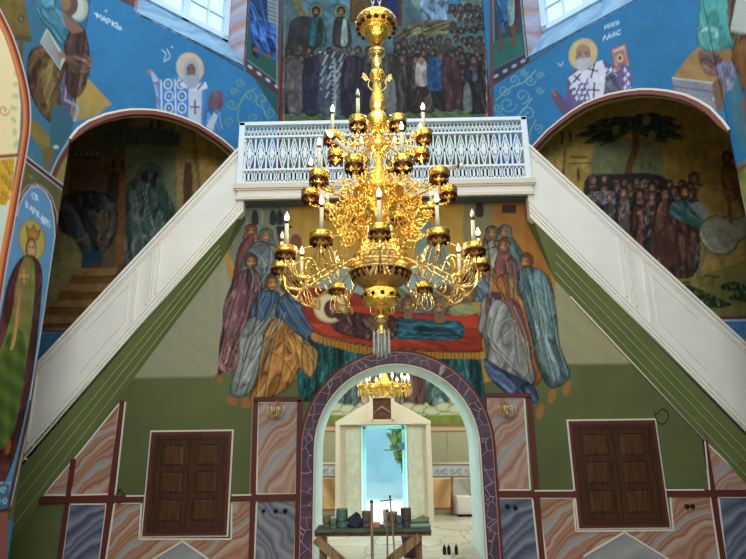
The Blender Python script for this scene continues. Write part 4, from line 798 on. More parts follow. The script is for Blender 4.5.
    # landing block and stair bodies
def arcpts(cx, cz, r, n=28, foot=0.0):
    return [(cx - r, foot)] + [(cx + r * math.cos(PI - PI * i / n), cz + r * math.sin(PI - PI * i / n)) for i in range(n + 1)] + [(cx + r, foot)]
def portal():
    cx, cz = .18, 1.43
    t = empty('portal_surround', (cx, YB, 0), 'purple veined painted arch border framing the central archway', 'arch surround')
    def band(name, ro, ri, y0, d, m_):
        m = MB(); A = [(x, y0, z) for x, z in arcpts(cx, cz, ro)]; B = [(x, y0, z) for x, z in arcpts(cx, cz, ri)]
        m.strip(A, B, (0, d, 0)); return m.build(name, m_, t, org=(cx, YB, 0))
    band('border_band', 1.30, 1.155, YB - .03, .06, PU_M); band('outer_edge', 1.34, 1.30, YB - .035, .06, DR_)
    band('inner_edge', 1.155, 1.138, YB - .035, .05, DR_); band('inner_line', 1.138, 1.12, YB - .037, .05, WL); band('outer_line', 1.306, 1.298, YB - .038, .02, mat('rose_line_paint', (190, 130, 124), .5))
    m = MB(); A = [(x, YB - .02, z) for x, z in arcpts(cx, cz, 1.12)]; B = [(x, YB + 1.0, z) for x, z in arcpts(cx, cz, 1.12)]
    n = len(A); v = A + B; v2 = [(x, YB - .02, z) for x, z in arcpts(cx, cz, 1.16)] + [(x, YB + 1.0, z) for x, z in arcpts(cx, cz, 1.16)]
    f = [(i, i + 1, n + i + 1, n + i) for i in range(n - 1)]; k = 2 * n
    f += [(k + i, k + n + i, k + n + i + 1, k + i + 1) for i in range(n - 1)] + [(i, k + i, k + i + 1, i + 1) for i in range(n - 1)] + [(n + i, n + i + 1, k + n + i + 1, k + n + i) for i in range(n - 1)]
    m.add(v + v2, f, False); struct(m.build('trim_60', REV))
    # the back side of the thick wall, facing the narthex
    m = MB(); A = [(-2.9, YB + 1.0, 0), (-2.9, YB + 1.0, 4.6), (3.2, YB + 1.0, 4.6), (3.2, YB + 1.0, 0)]
    ring = arcpts(cx, cz, 1.15, 28)
    o4 = []
    for x, z in ring:
        if z <= 0.001: o4.append((-2.9 if x < cx else 3.2, 0))
        else:
            dx, dz = x - cx, z - cz; 
            tt = min((3.05 / abs(dx)) if abs(dx) > 1e-6 else 99, (3.19 / dz) if dz > 1e-6 else 99); o4.append((cx + dx * tt, cz + dz * tt))
    m.strip([(x, YB + .98, z) for x, z in o4], [(x, YB + .98, z) for x, z in ring], (0, .05, 0)); struct(m.build('wall_narthex_front', PW))
def dado():
    DKX = {'n': 61}
    def line(pts, w, m_, nm=None, lift=0.):
        m = MB()
        for (a, b) in zip(pts[:-1], pts[1:]):
            A, B = at(*a, YB), at(*b, YB); A[1] = B[1] = YB - .008 - lift; m.beam(A, B, w, .016, up=(0, 1, 0)) if False else m.beam(A, B, .016, w, up=np.cross(B - A, (0, 1, 0)) / np.linalg.norm(B - A))
        o = m.build('trim_%d' % DKX['n'], m_); DKX['n'] += 1; struct(o)
    def band(a, b, w=.085, lf=.006):               # oxblood band
        line([a, b], w, DR_, lift=lf)
    def panel(pts, m_, label, grp=None):
        t = empty('marbled_mural', tuple(at(*pts[-1], YB)), label, 'wall painting', 'marbled wall paintings of the dado'); o0 = t.location
        m = MB(); wallpoly(m, pts, YB, .006, .001); m.build('painted_field', m_, t, org=tuple(o0))
        m = MB(); P = [at(x, y, YB) for x, y in pts]
        for i in range(len(P)):
            A, B = P[i].copy(), P[(i + 1) % len(P)].copy(); A[1] = B[1] = YB - .009
            n = np.cross(B - A, (0, 1, 0)); m.beam(A, B, .012, .022, up=n / np.linalg.norm(n))
        m.build('white_border', WL, t, org=tuple(o0))
    panel([(75, 459), (120, 403), (110, 494), (71, 495)], OR_M, 'triangular orange marbled panel under the left stair, right of the small one')
    panel([(44, 495), (72, 462), (68, 495)], PK_M, 'smallest triangular pink marbled panel at the foot of the left stair')
    panel([(70, 504), (107, 504), (98, 575), (60, 575)], BL_M, 'blue marbled panel left of the left door, below the dado band')
    panel([(115, 503), (142, 503), (139.6, 539), (231.5, 539), (232, 502), (254, 501), (252, 575), (104, 575)], OR_M, 'orange marbled panel wrapped around the foot of the left door')
    panel([(711, 491), (706, 443), (750, 484), (750, 491)], PK_M, 'triangular pink marbled panel under the right stair')
    panel([(538, 498), (573, 498), (575.6, 531), (673, 530), (669.6, 496), (710, 496), (721, 575), (548, 575)], OR_M, 'orange marbled panel wrapped around the foot of the right door')
    panel([(718, 497), (760, 497), (768, 575), (727, 575)], BL_M, 'blue marbled panel at the right edge, beyond the right door')
    panel([(258, 402), (299, 402), (296, 494), (257, 494)], PK_M, 'tall pink marbled pilaster panel behind the left wall sconce')
    panel([(257, 500), (297, 500), (294, 575), (254, 575)], GY_M, 'grey-blue marbled panel below the left sconce panel')
    panel([(486, 398), (524, 398), (530, 490), (489, 490)], PK_M, 'tall pink marbled pilaster panel behind the right wall sconce')
    panel([(494, 498), (532, 498), (540, 575), (499, 575)], BL_M, 'blue marbled panel below the right sconce panel')
    for pts, lab in (([(183, 541), (219, 566), (216, 590), (146, 590), (148, 562)], 'grey-white marbled diamond below the left door'), ([(624, 532), (670, 560), (676, 590), (580, 590), (583, 556)], 'grey-white marbled diamond below the right door')):
        t = empty('diamond_mural', tuple(at(*pts[-1], YB)), lab, 'wall painting', 'marbled diamonds of the dado'); m = MB(); wallpoly(m, pts, YB, .008, .006); m.build('painted_field', GW_M, t, org=tuple(t.location))
        m = MB(); P = [at(x, y, YB) for x, y in pts]
        for i in (0, 4):
            A, B = P[i].copy(), P[(i + 1) % 5].copy(); A[1] = B[1] = YB - .016; n = np.cross(B - A, (0, 1, 0)); m.beam(A, B, .012, .022, up=n / np.linalg.norm(n))
        m.build('white_border', WL, t, org=tuple(t.location))
    band((40, 500), (143, 498.8), lf=.011); band((231, 498.3), (300, 497), lf=.011); band((494, 494), (576, 494), lf=.011); band((667, 493.4), (760, 493), lf=.011)
    line([(127, 495.8), (146, 495.6)], .018, WL, lift=.013); line([(232, 495), (252, 494.6)], .018, WL, lift=.013); line([(534, 490.6), (573, 490.4)], .018, WL, lift=.013); line([(664, 489.8), (703, 489.6)], .018, WL, lift=.013)
    for a, b in (((123, 401), (101, 575)), ((74, 459), (58, 575)), ((704, 439), (725, 575)), ((256, 401), (251, 575)), ((300, 400), (297, 575)), ((529, 397), (543, 575)), ((484, 398), (490, 575)), ((254, 399.5), (301, 399.5)), ((484, 395.6), (531, 395.6))): band(a, b, .07)
    line([(126, 402), (116, 495)], .02, WL, lift=.008); line([(253, 398), (250, 495)], .016, mat('tan_line_paint', (150, 120, 84), .6), lift=.008); line([(704, 441), (709, 492)], .02, WL, lift=.008)
def doors():
    for pts, lab in (([(150, 430), (233, 430), (229, 537), (143, 537)], 'dark six-panelled double door on the left, beside the orange marbled wall'), ([(566, 420), (655, 418), (672, 528), (576, 530)], 'dark six-panelled double door on the right, below the right stair')):
        q = np.mean([at(x, y, YB) for x, y in pts], 0); w = (at(*pts[1], YB)[0] - at(*pts[0], YB)[0]) / 2; z1 = (at(*pts[0], YB)[2] + at(*pts[1], YB)[2]) / 2; z0 = (at(*pts[2], YB)[2] + at(*pts[3], YB)[2]) / 2
        x0, x1 = q[0] - w, q[0] + w; org = (q[0], YB, z0)
        t = empty('panelled_door', org, lab, 'door', 'panelled wooden doors in the back wall')
        def fr(a, b, y0, y1, name, m_):
            m = MB(); m.box((x0 + a, y0, z0 + a), (x0 + b, y1, z1 - a)); m.box((x1 - b, y0, z0 + a), (x1 - a, y1, z1 - a)); m.box((x0 + b, y0, z1 - b), (x1 - b, y1, z1 - a)); m.box((x0 + b, y0, z0 + a), (x1 - b, y1, z0 + b)); m.build(name, m_, t, org=org)
        fr(0, .022, YB - .02, YB - .001, 'white_line', WL); fr(.022, .068, YB - .035, YB - .001, 'red_frame', DR_); fr(.068, .12, YB - .045, YB - .001, 'wood_frame', DW)
        xm = q[0]; zi0, zi1 = z0 + .12, z1 - .12
        for a, b in ((x0 + .12, xm - .003), (xm + .003, x1 - .12)):
            m = MB(); m.box((a, YB - .02, zi0), (b, YB - .001, zi1)); lf = m.build('door_leaf', DW, t, org=org)
            H = (zi1 - zi0); s = .075
            m = MB(); m.box((a, YB - .034, zi0), (a + s, YB - .018, zi1)); m.box((b - s, YB - .034, zi0), (b, YB - .018, zi1))
            for k in range(4): zc_ = zi0 + s / 2 + k * (H - s) / 3; m.box((a + s, YB - .034, zc_ - s / 2), (b - s, YB - .018, zc_ + s / 2))
            o = m.build('rails', DW, lf, org=(0, 0, 0)); o.data.transform(Matrix.Translation((-org[0], -org[1], -org[2])))
            for k in range(3):
                zc_ = zi0 + s + k * (H - s) / 3; h = (H - s) / 3 - s; m = MB(); g = .028
                A = [(a + s + .008, zc_ + .008), (b - s - .008, zc_ + .008), (b - s - .008, zc_ + h - .008), (a + s + .008, zc_ + h - .008)]
                B = [(a + s + g + .02, zc_ + g), (b - s - g - .02, zc_ + g), (b - s - g - .02, zc_ + h - g), (a + s + g + .02, zc_ + h - g)]
                v = [(x, YB - .021, z) for x, z in A] + [(x, YB - .032, z) for x, z in B] + [(x, YB - .015, z) for x, z in A]
                m.add(v, [(4, 5, 6, 7), (8, 11, 10, 9)] + [(i, (i + 1) % 4, (i + 1) % 4 + 4, i + 4) for i in range(4)] + [(i, i + 8, (i + 1) % 4 + 8, (i + 1) % 4) for i in range(4)])
                o = m.build('raised_panel', DW2, lf); o.data.transform(Matrix.Translation((-org[0], -org[1], -org[2])))
def stairs():
    for s in (-1, 1):
        if s < 0: T0, T1, B0, B1 = at(240, 148, YF), at(35, 367, YF), at(240, 215, YF), at(15, 476, YF); G0, G1 = at(240, 236, YB), at(37, 507, YB)
        else: T0, T1, B0, B1 = at(530, 147, YF), at(746, 345, YF), at(530, 217, YF), at(746, 438, YF); G0, G1 = at(540, 264, YB), at(704, 440, YB)
        mt = (T1[2] - T0[2]) / (T1[0] - T0[0]); mb_ = (B1[2] - B0[2]) / (B1[0] - B0[0]); m_ = (mt + mb_) / 2
        top = lambda x: T0[2] + mt * (x - T0[0]); bot = lambda x: B0[2] + mb_ * (x - B0[0])
        mg = (G1[2] - G0[2]) / (G1[0] - G0[0]); grn = lambda x: max(0.0, G0[2] + mg * (x - G0[0]))
        xa = T0[0] - s * .1; xe = -5.95 if s < 0 else 6.15; base = (xe, YF, 0)
        t = empty('staircase', (xa + s * 2, YF, 0), ('staircase with panelled white parapet and green underside descending to the left', 'staircase with panelled white parapet and green underside descending to the right')[s > 0], 'staircase', 'staircases to the balcony'); org = tuple(t.location)
        tz = lambda x: max(.9, top(x)); bz = lambda x: max(0., bot(x))
        m = MB(); m.prism([(xa, YF, tz(xa)), (xe, YF, tz(xe)), (xe, YF, bz(xe)), (xa, YF, bz(xa))], (0, .14, 0)); p = m.build('parapet', PL, t, org=org)
        # coping and mouldings follow the slope
        L = np.array([xe - xa, 0, m_ * (xe - xa)]); L /= np.linalg.norm(L); N_ = np.array([-L[2], 0, L[0]]); N_ = N_ if N_[2] > 0 else -N_
        def slope_beam(fz, off, w, d, y, name, mt_, xs=xa, xf=xe, par=t):
            A = np.array([xs, y, fz(xs) + off]); B = np.array([xf, y, fz(xf) + off]); m = MB(); m.beam(A, B, d, w, up=tuple(N_)); return m.build(name, mt_, par, org=org)
        slope_beam(top, .0, .035, .2, YF + .07, 'coping', PL)
        for k, (f_, off) in enumerate(((top, -.10), (top, -.15), (bot, .10), (bot, .17), (bot, .25))): slope_beam(f_, off, .014, .018, YF - .006, 'moulding', PL)
        # groups of upright raised bars and a triangular field
        xs0 = xa + s * (1.25 if s > 0 else 1.2); 
        for gx in (xs0, xs0 + s * 1.55):
            for j, dx in enumerate((0, .07, .12, .3)):
                x = gx + s * dx; m = MB(); m.box((x - .012, YF - .024, bot(x) + .32), (x + .012, YF + .002, top(x) - .18)); m.build('upright_bar', PL, t, org=org)
            m = MB(); x = gx + s * .4; x2 = gx + s * .95; za, zb = top(x) - .3, bot(x) + .4
            for a, b in (((x, za), (x, bot(x) + .45)), ((x, za), (x2, top(x2) - .3)), ((x, bot(x) + .45), (x2, bot(x2) + .45))): m.beam((a[0], YF - .005, a[1]), (b[0], YF - .005, b[1]), .016, .016, up=(0, 1, 0) if False else tuple(np.cross(np.array([b[0] - a[0], 0, b[1] - a[1]]), (0, 1, 0)) / np.hypot(b[0] - a[0], b[1] - a[1])))
            m.build('raised_field', PL, t, org=org)
        q = random.Random(3 + s)
        for k in range(5):
            x = xa + s * (2.6 + k * .13 + q.uniform(0, .05)); m = MB(); z = bot(x) + .06 + q.uniform(0, .06); m.lathe([(.001, -.012), (.018, -.008), (.022, 0), (.018, .008), (.001, .012)], (x, YF - .003, z), 8); m.build('plaster_boss', PL, t, org=org)
        # green sloping underside from the parapet foot down to the wall
        xt = xa - s * .02
        fr = [(x, YF + .01, bz(x) + .035) for x in np.linspace(xa + s * .05, xe, 14)]
        bk = [(x, YB - .002, min(bz(x) + .0, grn(x) if abs(x - xa) > .3 else bz(x) - .4 * abs(x - xa))) for x in np.linspace(xa + s * .05, xe, 14)]
        m = MB(); m.strip(fr, bk, (0, .04, .04)); m.build('underside', GR, t, org=org)
        for fq in (.3, .52, .8):
            m = MB(); P = [(np.array(a) * (1 - fq) + np.array(b) * fq) + (0, -.006, -.004) for a, b in zip(fr[1:], bk[1:])]; m.tube(P, .008, 5); m.build('ridge_line', GL, t, org=org)
        if s > 0:
            A, B = at(570, 297, YB), at(704, 440, YB); m = MB(); m.tube([A + (0, -.02, -.0), B + (0, -.02, 0)], .012, 6); m.build('cable_duct', WL, t, org=org)
        # treads behind the parapet
        m = MB(); n = 26; x0 = xa + s * .25; dx = (abs(xe - x0)) / n
        for i in range(n):
            x = x0 + s * dx * i; z = tz(x + s * dx) - .95; zb_ = max(0, z - .35)
            if z < .12: break
            a, b = sorted((x, x + s * dx)); m.box((a, YB + .05, max(0, z - .3)), (b, YC - .03, z))
        m.build('steps', mat('step_stone', (150, 140, 120), .7, noise=.1), t, org=org)
def balcony():
    zc0 = at(236, 200, YF)[2]; zr0 = at(236, 186, YF)[2]; x0, x1 = at(236, 190, YF)[0], at(533, 182, YF)[0]; zt = 6.31
    t = empty('balcony_landing', ((x0 + x1) / 2, YF, zc0), 'white balcony slab with moulded cornice above the reclining figure mural', 'balcony'); org = tuple(t.location)
    m = MB(); m.box((x0 + .03, YF - .04, zc0), (x1 - .03, YC - .03, zr0 - .04)); m.build('slab', PL, t, org=org)
    m = MB(); m.box((x0 - .02, YF - .09, zr0 - .075), (x1 + .02, YF + .1, zr0 - .0)); m.box((x0, YF - .07, zr0 - .1), (x1, YF + .1, zr0 - .075)); m.box((x0 + .01, YF - .055, zc0 - .015), (x1 - .01, YF + .0, zc0 + .03)); m.build('cornice', PW, t, org=org)
    m = MB(); m.box((x0 + .05, YF + .04, zc0 - .02), (x1 - .05, YB - .01, zc0 - .001)); m.build('soffit_shadow_board', mat('soffit_shade_paint', (84, 100, 112), .6), t, org=org)  # slate strip: shade under the slab put into the board's colour
    # railing
    a, b = at(241, 122, YF)[0], at(525, 118, YF)[0]; z0 = zr0
    t = empty('balcony_railing', ((a + b) / 2, YF, z0), 'white openwork lattice railing along the front of the balcony', 'railing'); org = tuple(t.location)
    W = mat('railing_white', (220, 226, 232), .5); H = zt - z0; dz = lambda f: z0 + H * f
    for x in (a + .035, b - .035):
        m = MB(); m.box((x - .045, YF - .05, z0), (x + .045, YF + .05, zt)); bevel(m.build('end_post', W, t, org=org), .008)
    def rail(z, h, nm, d=.035): m = MB(); m.box((a, YF - d, z - h / 2), (b, YF + d, z + h / 2)); m.build(nm, W, t, org=org)
    rail(dz(.975), .055, 'top_rail', .05); rail(dz(.765), .035, 'middle_rail'); rail(dz(.235), .035, 'middle_rail'); rail(dz(.02), .05, 'bottom_rail', .04)
    n = 25; L = (b - a - .16) / n; th = .016
    for i in range(n):
        cx = a + .08 + L * (i + .5); m = MB(); Y = YF
        def bm(p, q, w=.02): m.beam((cx + p[0] * L, Y, dz(p[1])), (cx + q[0] * L, Y, dz(q[1])), .02, w, up=(lambda v: tuple(v / np.linalg.norm(v)))(np.cross(np.array([(q[0] - p[0]) * L, 0, (q[1] - p[1]) * H]), (0, 1, 0))))
        bm((-.5, .23), (-.5, .78), .026)
        # pointed arch pair, up and down, meeting in a cross-shaped boss
        for sg, za, zb in ((1, .52, .745), (-1, .48, .255)):
            bm((-.36, za), (-.02, zb), .017); bm((.36, za), (.02, zb), .017); bm((-.16, za), (0, (za + zb) / 2 + sg * .04), .014); bm((.16, za), (0, (za + zb) / 2 + sg * .04), .014)
        m.box((cx - L * .5, Y - .01, dz(.475)), (cx + L * .5, Y + .01, dz(.525))); m.beam((cx, Y - .011, dz(.42)), (cx, Y - .011, dz(.58)), .05, .02, up=(0, 1, 0)); m.tube([(cx, Y - .014, dz(.5)), (cx, Y + .014, dz(.5))], .05, 8)
        m.build('lattice_bay', W, t, org=org)
        m = MB()                                    # lace of small arches at the top
        for k in range(3):
            c = cx + L * ((k + .5) / 3 - .5); r = L / 3.2
            m.tube([(c + r * math.cos(PI * j / 6), Y, dz(.79) + .09 * math.sin(PI * j / 6) ** .8) for j in range(7)], .009, 4); m.tube([(c - r * .9, Y, dz(.955)), (c, Y, dz(.83)), (c + r * .9, Y, dz(.955))], .008, 4)
        m.build('top_lace', W, t, org=org)
        m = MB()                                    # square rosette panel at the bottom with pierced slots
        zb, zt_ = dz(.045), dz(.22); zc_ = (zb + zt_) / 2; hw = L * .5; hh = (zt_ - zb) / 2; n8 = 8; g = .2
        m.box((cx - hw * .74, Y - .01, zb + hh * .34), (cx + hw * .74, Y + .01, zt_ - hh * .34))
        for sx in (-1, 1):
            m.box(*[tuple(v) for v in zip(*[sorted(p) for p in ((cx + sx * hw * .2, cx + sx * hw * .5), (Y - .01, Y + .01), (zb, zt_))])])
            m.box((cx + sx * hw * .95 - .005, Y - .01, zb), (cx + sx * hw * .95 + .005, Y + .01, zt_)); m.box((cx + sx * hw * .87 - hw * .14, Y - .01, zc_ - .012), (cx + sx * hw * .87 + hw * .14, Y + .01, zc_ + .012))
        m.build('rosette_panel', W, t, org=org)
# ------------------------------------------------------------------ narthex behind the archway
YN = 12.4
def narthex():
    x0, x1 = -2.9, 3.2
    c = Canvas((x0, YN, 0), (1, 0, 0), x1 - x0, 4.6, 34, gain=G['nar']); narthex_wall(c); hx = (at(361, 450, 11.5)[0] + .02, at(407, 450, 11.5)[0] - .02, at(384, 425, 11.5)[2] - .04)
    o = c.build('wall_narthex_back', lambda px, p: ~((p[:, 0] > hx[0] - .05) & (p[:, 0] < hx[1] + .05) & (p[:, 2] < hx[2])), thick=.1); struct(o)
    m = MB(); m.box((x0 - .1, 9.03, 0), (x0, YN + .1, 3.2)); m.box((x0 - .1, 9.03, 3.9), (x0, YN + .1, 4.6)); m.box((x0 - .1, 9.03, 3.2), (x0, 9.6, 3.9)); m.box((x0 - .1, 11.9, 3.2), (x0, YN + .1, 3.9)); struct(m.build('wall_narthex_left', PW))
    m = MB(); m.box((x1, 9.03, 0), (x1 + .1, YN + .1, 3.2)); m.box((x1, 9.03, 3.9), (x1 + .1, YN + .1, 4.6)); m.box((x1, 9.03, 3.2), (x1 + .1, 9.6, 3.9)); m.box((x1, 11.9, 3.2), (x1 + .1, YN + .1, 3.9)); struct(m.build('wall_narthex_right', PW))
    m = MB(); m.box((x0, 9.05, 4.6), (x1, YN + .1, 4.7)); struct(m.build('ceiling_narthex', PW))
    # gabled inner porch
    Y = 11.5; A = lambda x, y: at(x, y, Y); xa, xb = A(338, 450)[0], A(429, 450)[0]; ze = A(345, 421)[2]; zp = A(383, 396)[2]; cx = (xa + xb) / 2
    t = empty('gabled_porch', (cx, Y, 0), 'small cream gabled porch with glowing glass doorway, seen through the archway', 'porch'); org = tuple(t.location)
    ia, ib = A(361, 450)[0], A(407, 450)[0]; zi = A(384, 425)[2]
    m = MB(); m.box((xa + .02, Y, 0), (ia, Y + .85, ze)); m.box((ib, Y, 0), (xb - .02, Y + .85, ze)); m.box((ia, Y, zi), (ib, Y + .85, ze)); m.build('wall', PW, t, org=org)
    m = MB(); na, nb = A(371, 410)[0], A(393, 410)[0]; 
    m.prism([(xa - .05, Y - .06, ze - .02), (na, Y - .06, ze + (zp - ze) * .8), (na, Y - .06, ze - .02)], (0, .92, 0)); m.prism([(xb + .05, Y - .06, ze - .02), (nb, Y - .06, ze - .02), (nb, Y - .06, ze + (zp - ze) * .8)], (0, .92, 0)); m.build('gable', PW, t, org=org)
    m = MB(); zt = A(383, 396)[2]; m.box((na - .03, Y - .09, ze - .02), (na + .04, Y + .3, zt)); m.box((nb - .04, Y - .09, ze - .02), (nb + .03, Y + .3, zt)); m.box((na, Y - .09, zt - .04), (nb, Y + .3, zt)); m.box((na, Y - .09, ze - .03), (nb, Y + .3, ze + .02)); m.build('niche_frame', PW, t, org=org)
    m = MB(); m.box((na + .03, Y - .02, ze), (nb - .03, Y + .0, zt - .04)); ic = m.build('niche_picture', mat('icon_brown', (96, 64, 50), .6, noise=.35, scale=9), t, org=org)
    m = MB(); zz = ze + (zt - ze) * .3; m.tube([(na + .05, Y - .03, zz), ((na + nb) / 2, Y - .03, zz + .12), (nb - .05, Y - .03, zz)], .025, 5); m.build('niche_figure', mat('icon_buff', (156, 120, 96), .6), t, org=org)
    for u in (xa, xb):
        m = MB(); m.box((u - .045, Y - .07, 0), (u + .045, Y + .02, ze - .03)); m.build('corner_pilaster', PW, t, org=org)
    m = MB(); m.box((xa - .05, Y - .08, ze - .075), (xb + .05, Y, ze - .02)); m.build('eave_moulding', PW, t, org=org)
    for a, b in ((A(346, 450)[0], ia - .03), (ib + .03, A(423, 450)[0])):
        m = MB(); m.box((a, Y - .02, .1), (b, Y + .005, zi - .03)); m.build('side_panel', mat('pale_streaked_stone', (196, 196, 176), .5, noise=.12, scale=8), t, org=org)
    LB = mat('lit_door_frame', (206, 244, 244), .4)
    fa, fb = ia + .0, ib - .0
    YD = Y + .72; m = MB(); m.box((fa, YD, 0), (fa + .07, YD + .08, zi)); m.box((fb - .07, YD, 0), (fb, YD + .08, zi)); m.box((fa, YD, zi - .07), (fb, YD + .08, zi)); m.build('door_frame', LB, t, org=org)
    m = MB(); m.box((fa - .001, Y - .01, 0), (fa + .012, YD, zi)); m.box((fb - .012, Y - .01, 0), (fb + .001, YD, zi)); m.box((fa, Y - .01, zi - .012), (fb, YD, zi + .001)); m.build('jamb_lining', LB, t, org=org)
    m = MB(); m.box((fa + .07, YD + .03, .02), (fb - .07, YD + .04, zi - .07)); d = m.build('glass_door', GLASS, t, org=org)
    m = MB(); zh = A(390, 451)[2]; m.box((fa + .45, YD + .005, zh - .012), (fb - .07, YD + .02, zh + .012)); m.build('push_bar', mat('door_bar', (120, 130, 120), .4, metal=.5), t, org=org)
    m = MB(); q = A(404, 447); m.box((fb - .13, YD - .04, q[2] - .07), (fb - .03, YD - .0, q[2] + .07)); m.build('lock_box', mat('lock_grey', (110, 130, 140), .4), t, org=org)
    # outdoors beyond the door
    m = MB(); m.box((-6, YN + .2, -.12), (7, 30, -.02)); struct(m.build('ground', mat('pale_paving', (214, 224, 226), .8, noise=.08)))
    q = random.Random(4); 
    def bush(x, y, h, r, lab, col):
        t = empty('shrub', (x, y, -.02), lab, 'shrub'); m = MB(); m.tube([(x, y, -.02), (x + .03, y, h * .5)], .05, 6); m.build('stem', LW, t, org=(x, y, -.02))
        m = MB()
        for i in range(700):
            a = q.uniform(0, 2 * PI); f = q.uniform(-1, 1); rr = r * math.sqrt(1 - f * f) * q.uniform(.6, 1); c = np.array([x + rr * math.cos(a), y + rr * math.sin(a), h * .62 + f * h * .42]); u = np.array([q.gauss(0, 1) for _ in range(3)]); u /= np.linalg.norm(u); w = np.cross(u, (0.3, .5, .8)); w /= np.linalg.norm(w)
            m.add([c - u * .16, c + w * .08, c + u * .16, c - w * .08], [(0, 1, 2, 3)])
        m.build('foliage', mat(col, (120, 140, 70) if col == 'shrub_green' else (90, 110, 90), .7), t, org=(x, y, -.02))
    bush(.85, 16.0, 2.9, .75, 'tall yellow-green shrub seen through the glass of the porch door', 'shrub_green'); bush(.95, 15, 1.0, .35, 'low dark shrub at the foot of the view through the porch door', 'shrub_dark')
    m = MB(); m.box((-5, 21, -.02), (6, 21.3, 5)); struct(m.build('wall_outdoor', mat('pale_blue_render', (200, 230, 244), .8, noise=.12, scale=1.2)))
    # white cabinet by the right narthex wall
    x, X = at(456, 510, YN - .1)[0], at(471, 510, YN - .1)[0]; zt = at(460, 497, YN - .35)[2]
    t = empty('low_cabinet', ((x + X) / 2, YN - .2, 0), 'low white cabinet against the far wall, seen through the archway', 'cabinet'); org = tuple(t.location)
    m = MB(); m.box((x, YN - .35, .05), (X, YN - .02, zt)); m.build('body', PL, t, org=org); m = MB(); m.box((x + .02, YN - .33, 0), (X - .02, YN - .04, .05)); m.build('plinth', BLK, t, org=org)
    m = MB(); m.box((x + .02, YN - .362, .08), ((x + X) / 2 - .005, YN - .35, zt - .03)); m.build('door', PL, t, org=org); m = MB(); m.box(((x + X) / 2 + .005, YN - .362, .08), (X - .02, YN - .35, zt - .03)); m.build('door', PL, t, org=org)
    for xx in (-1,):
        pass
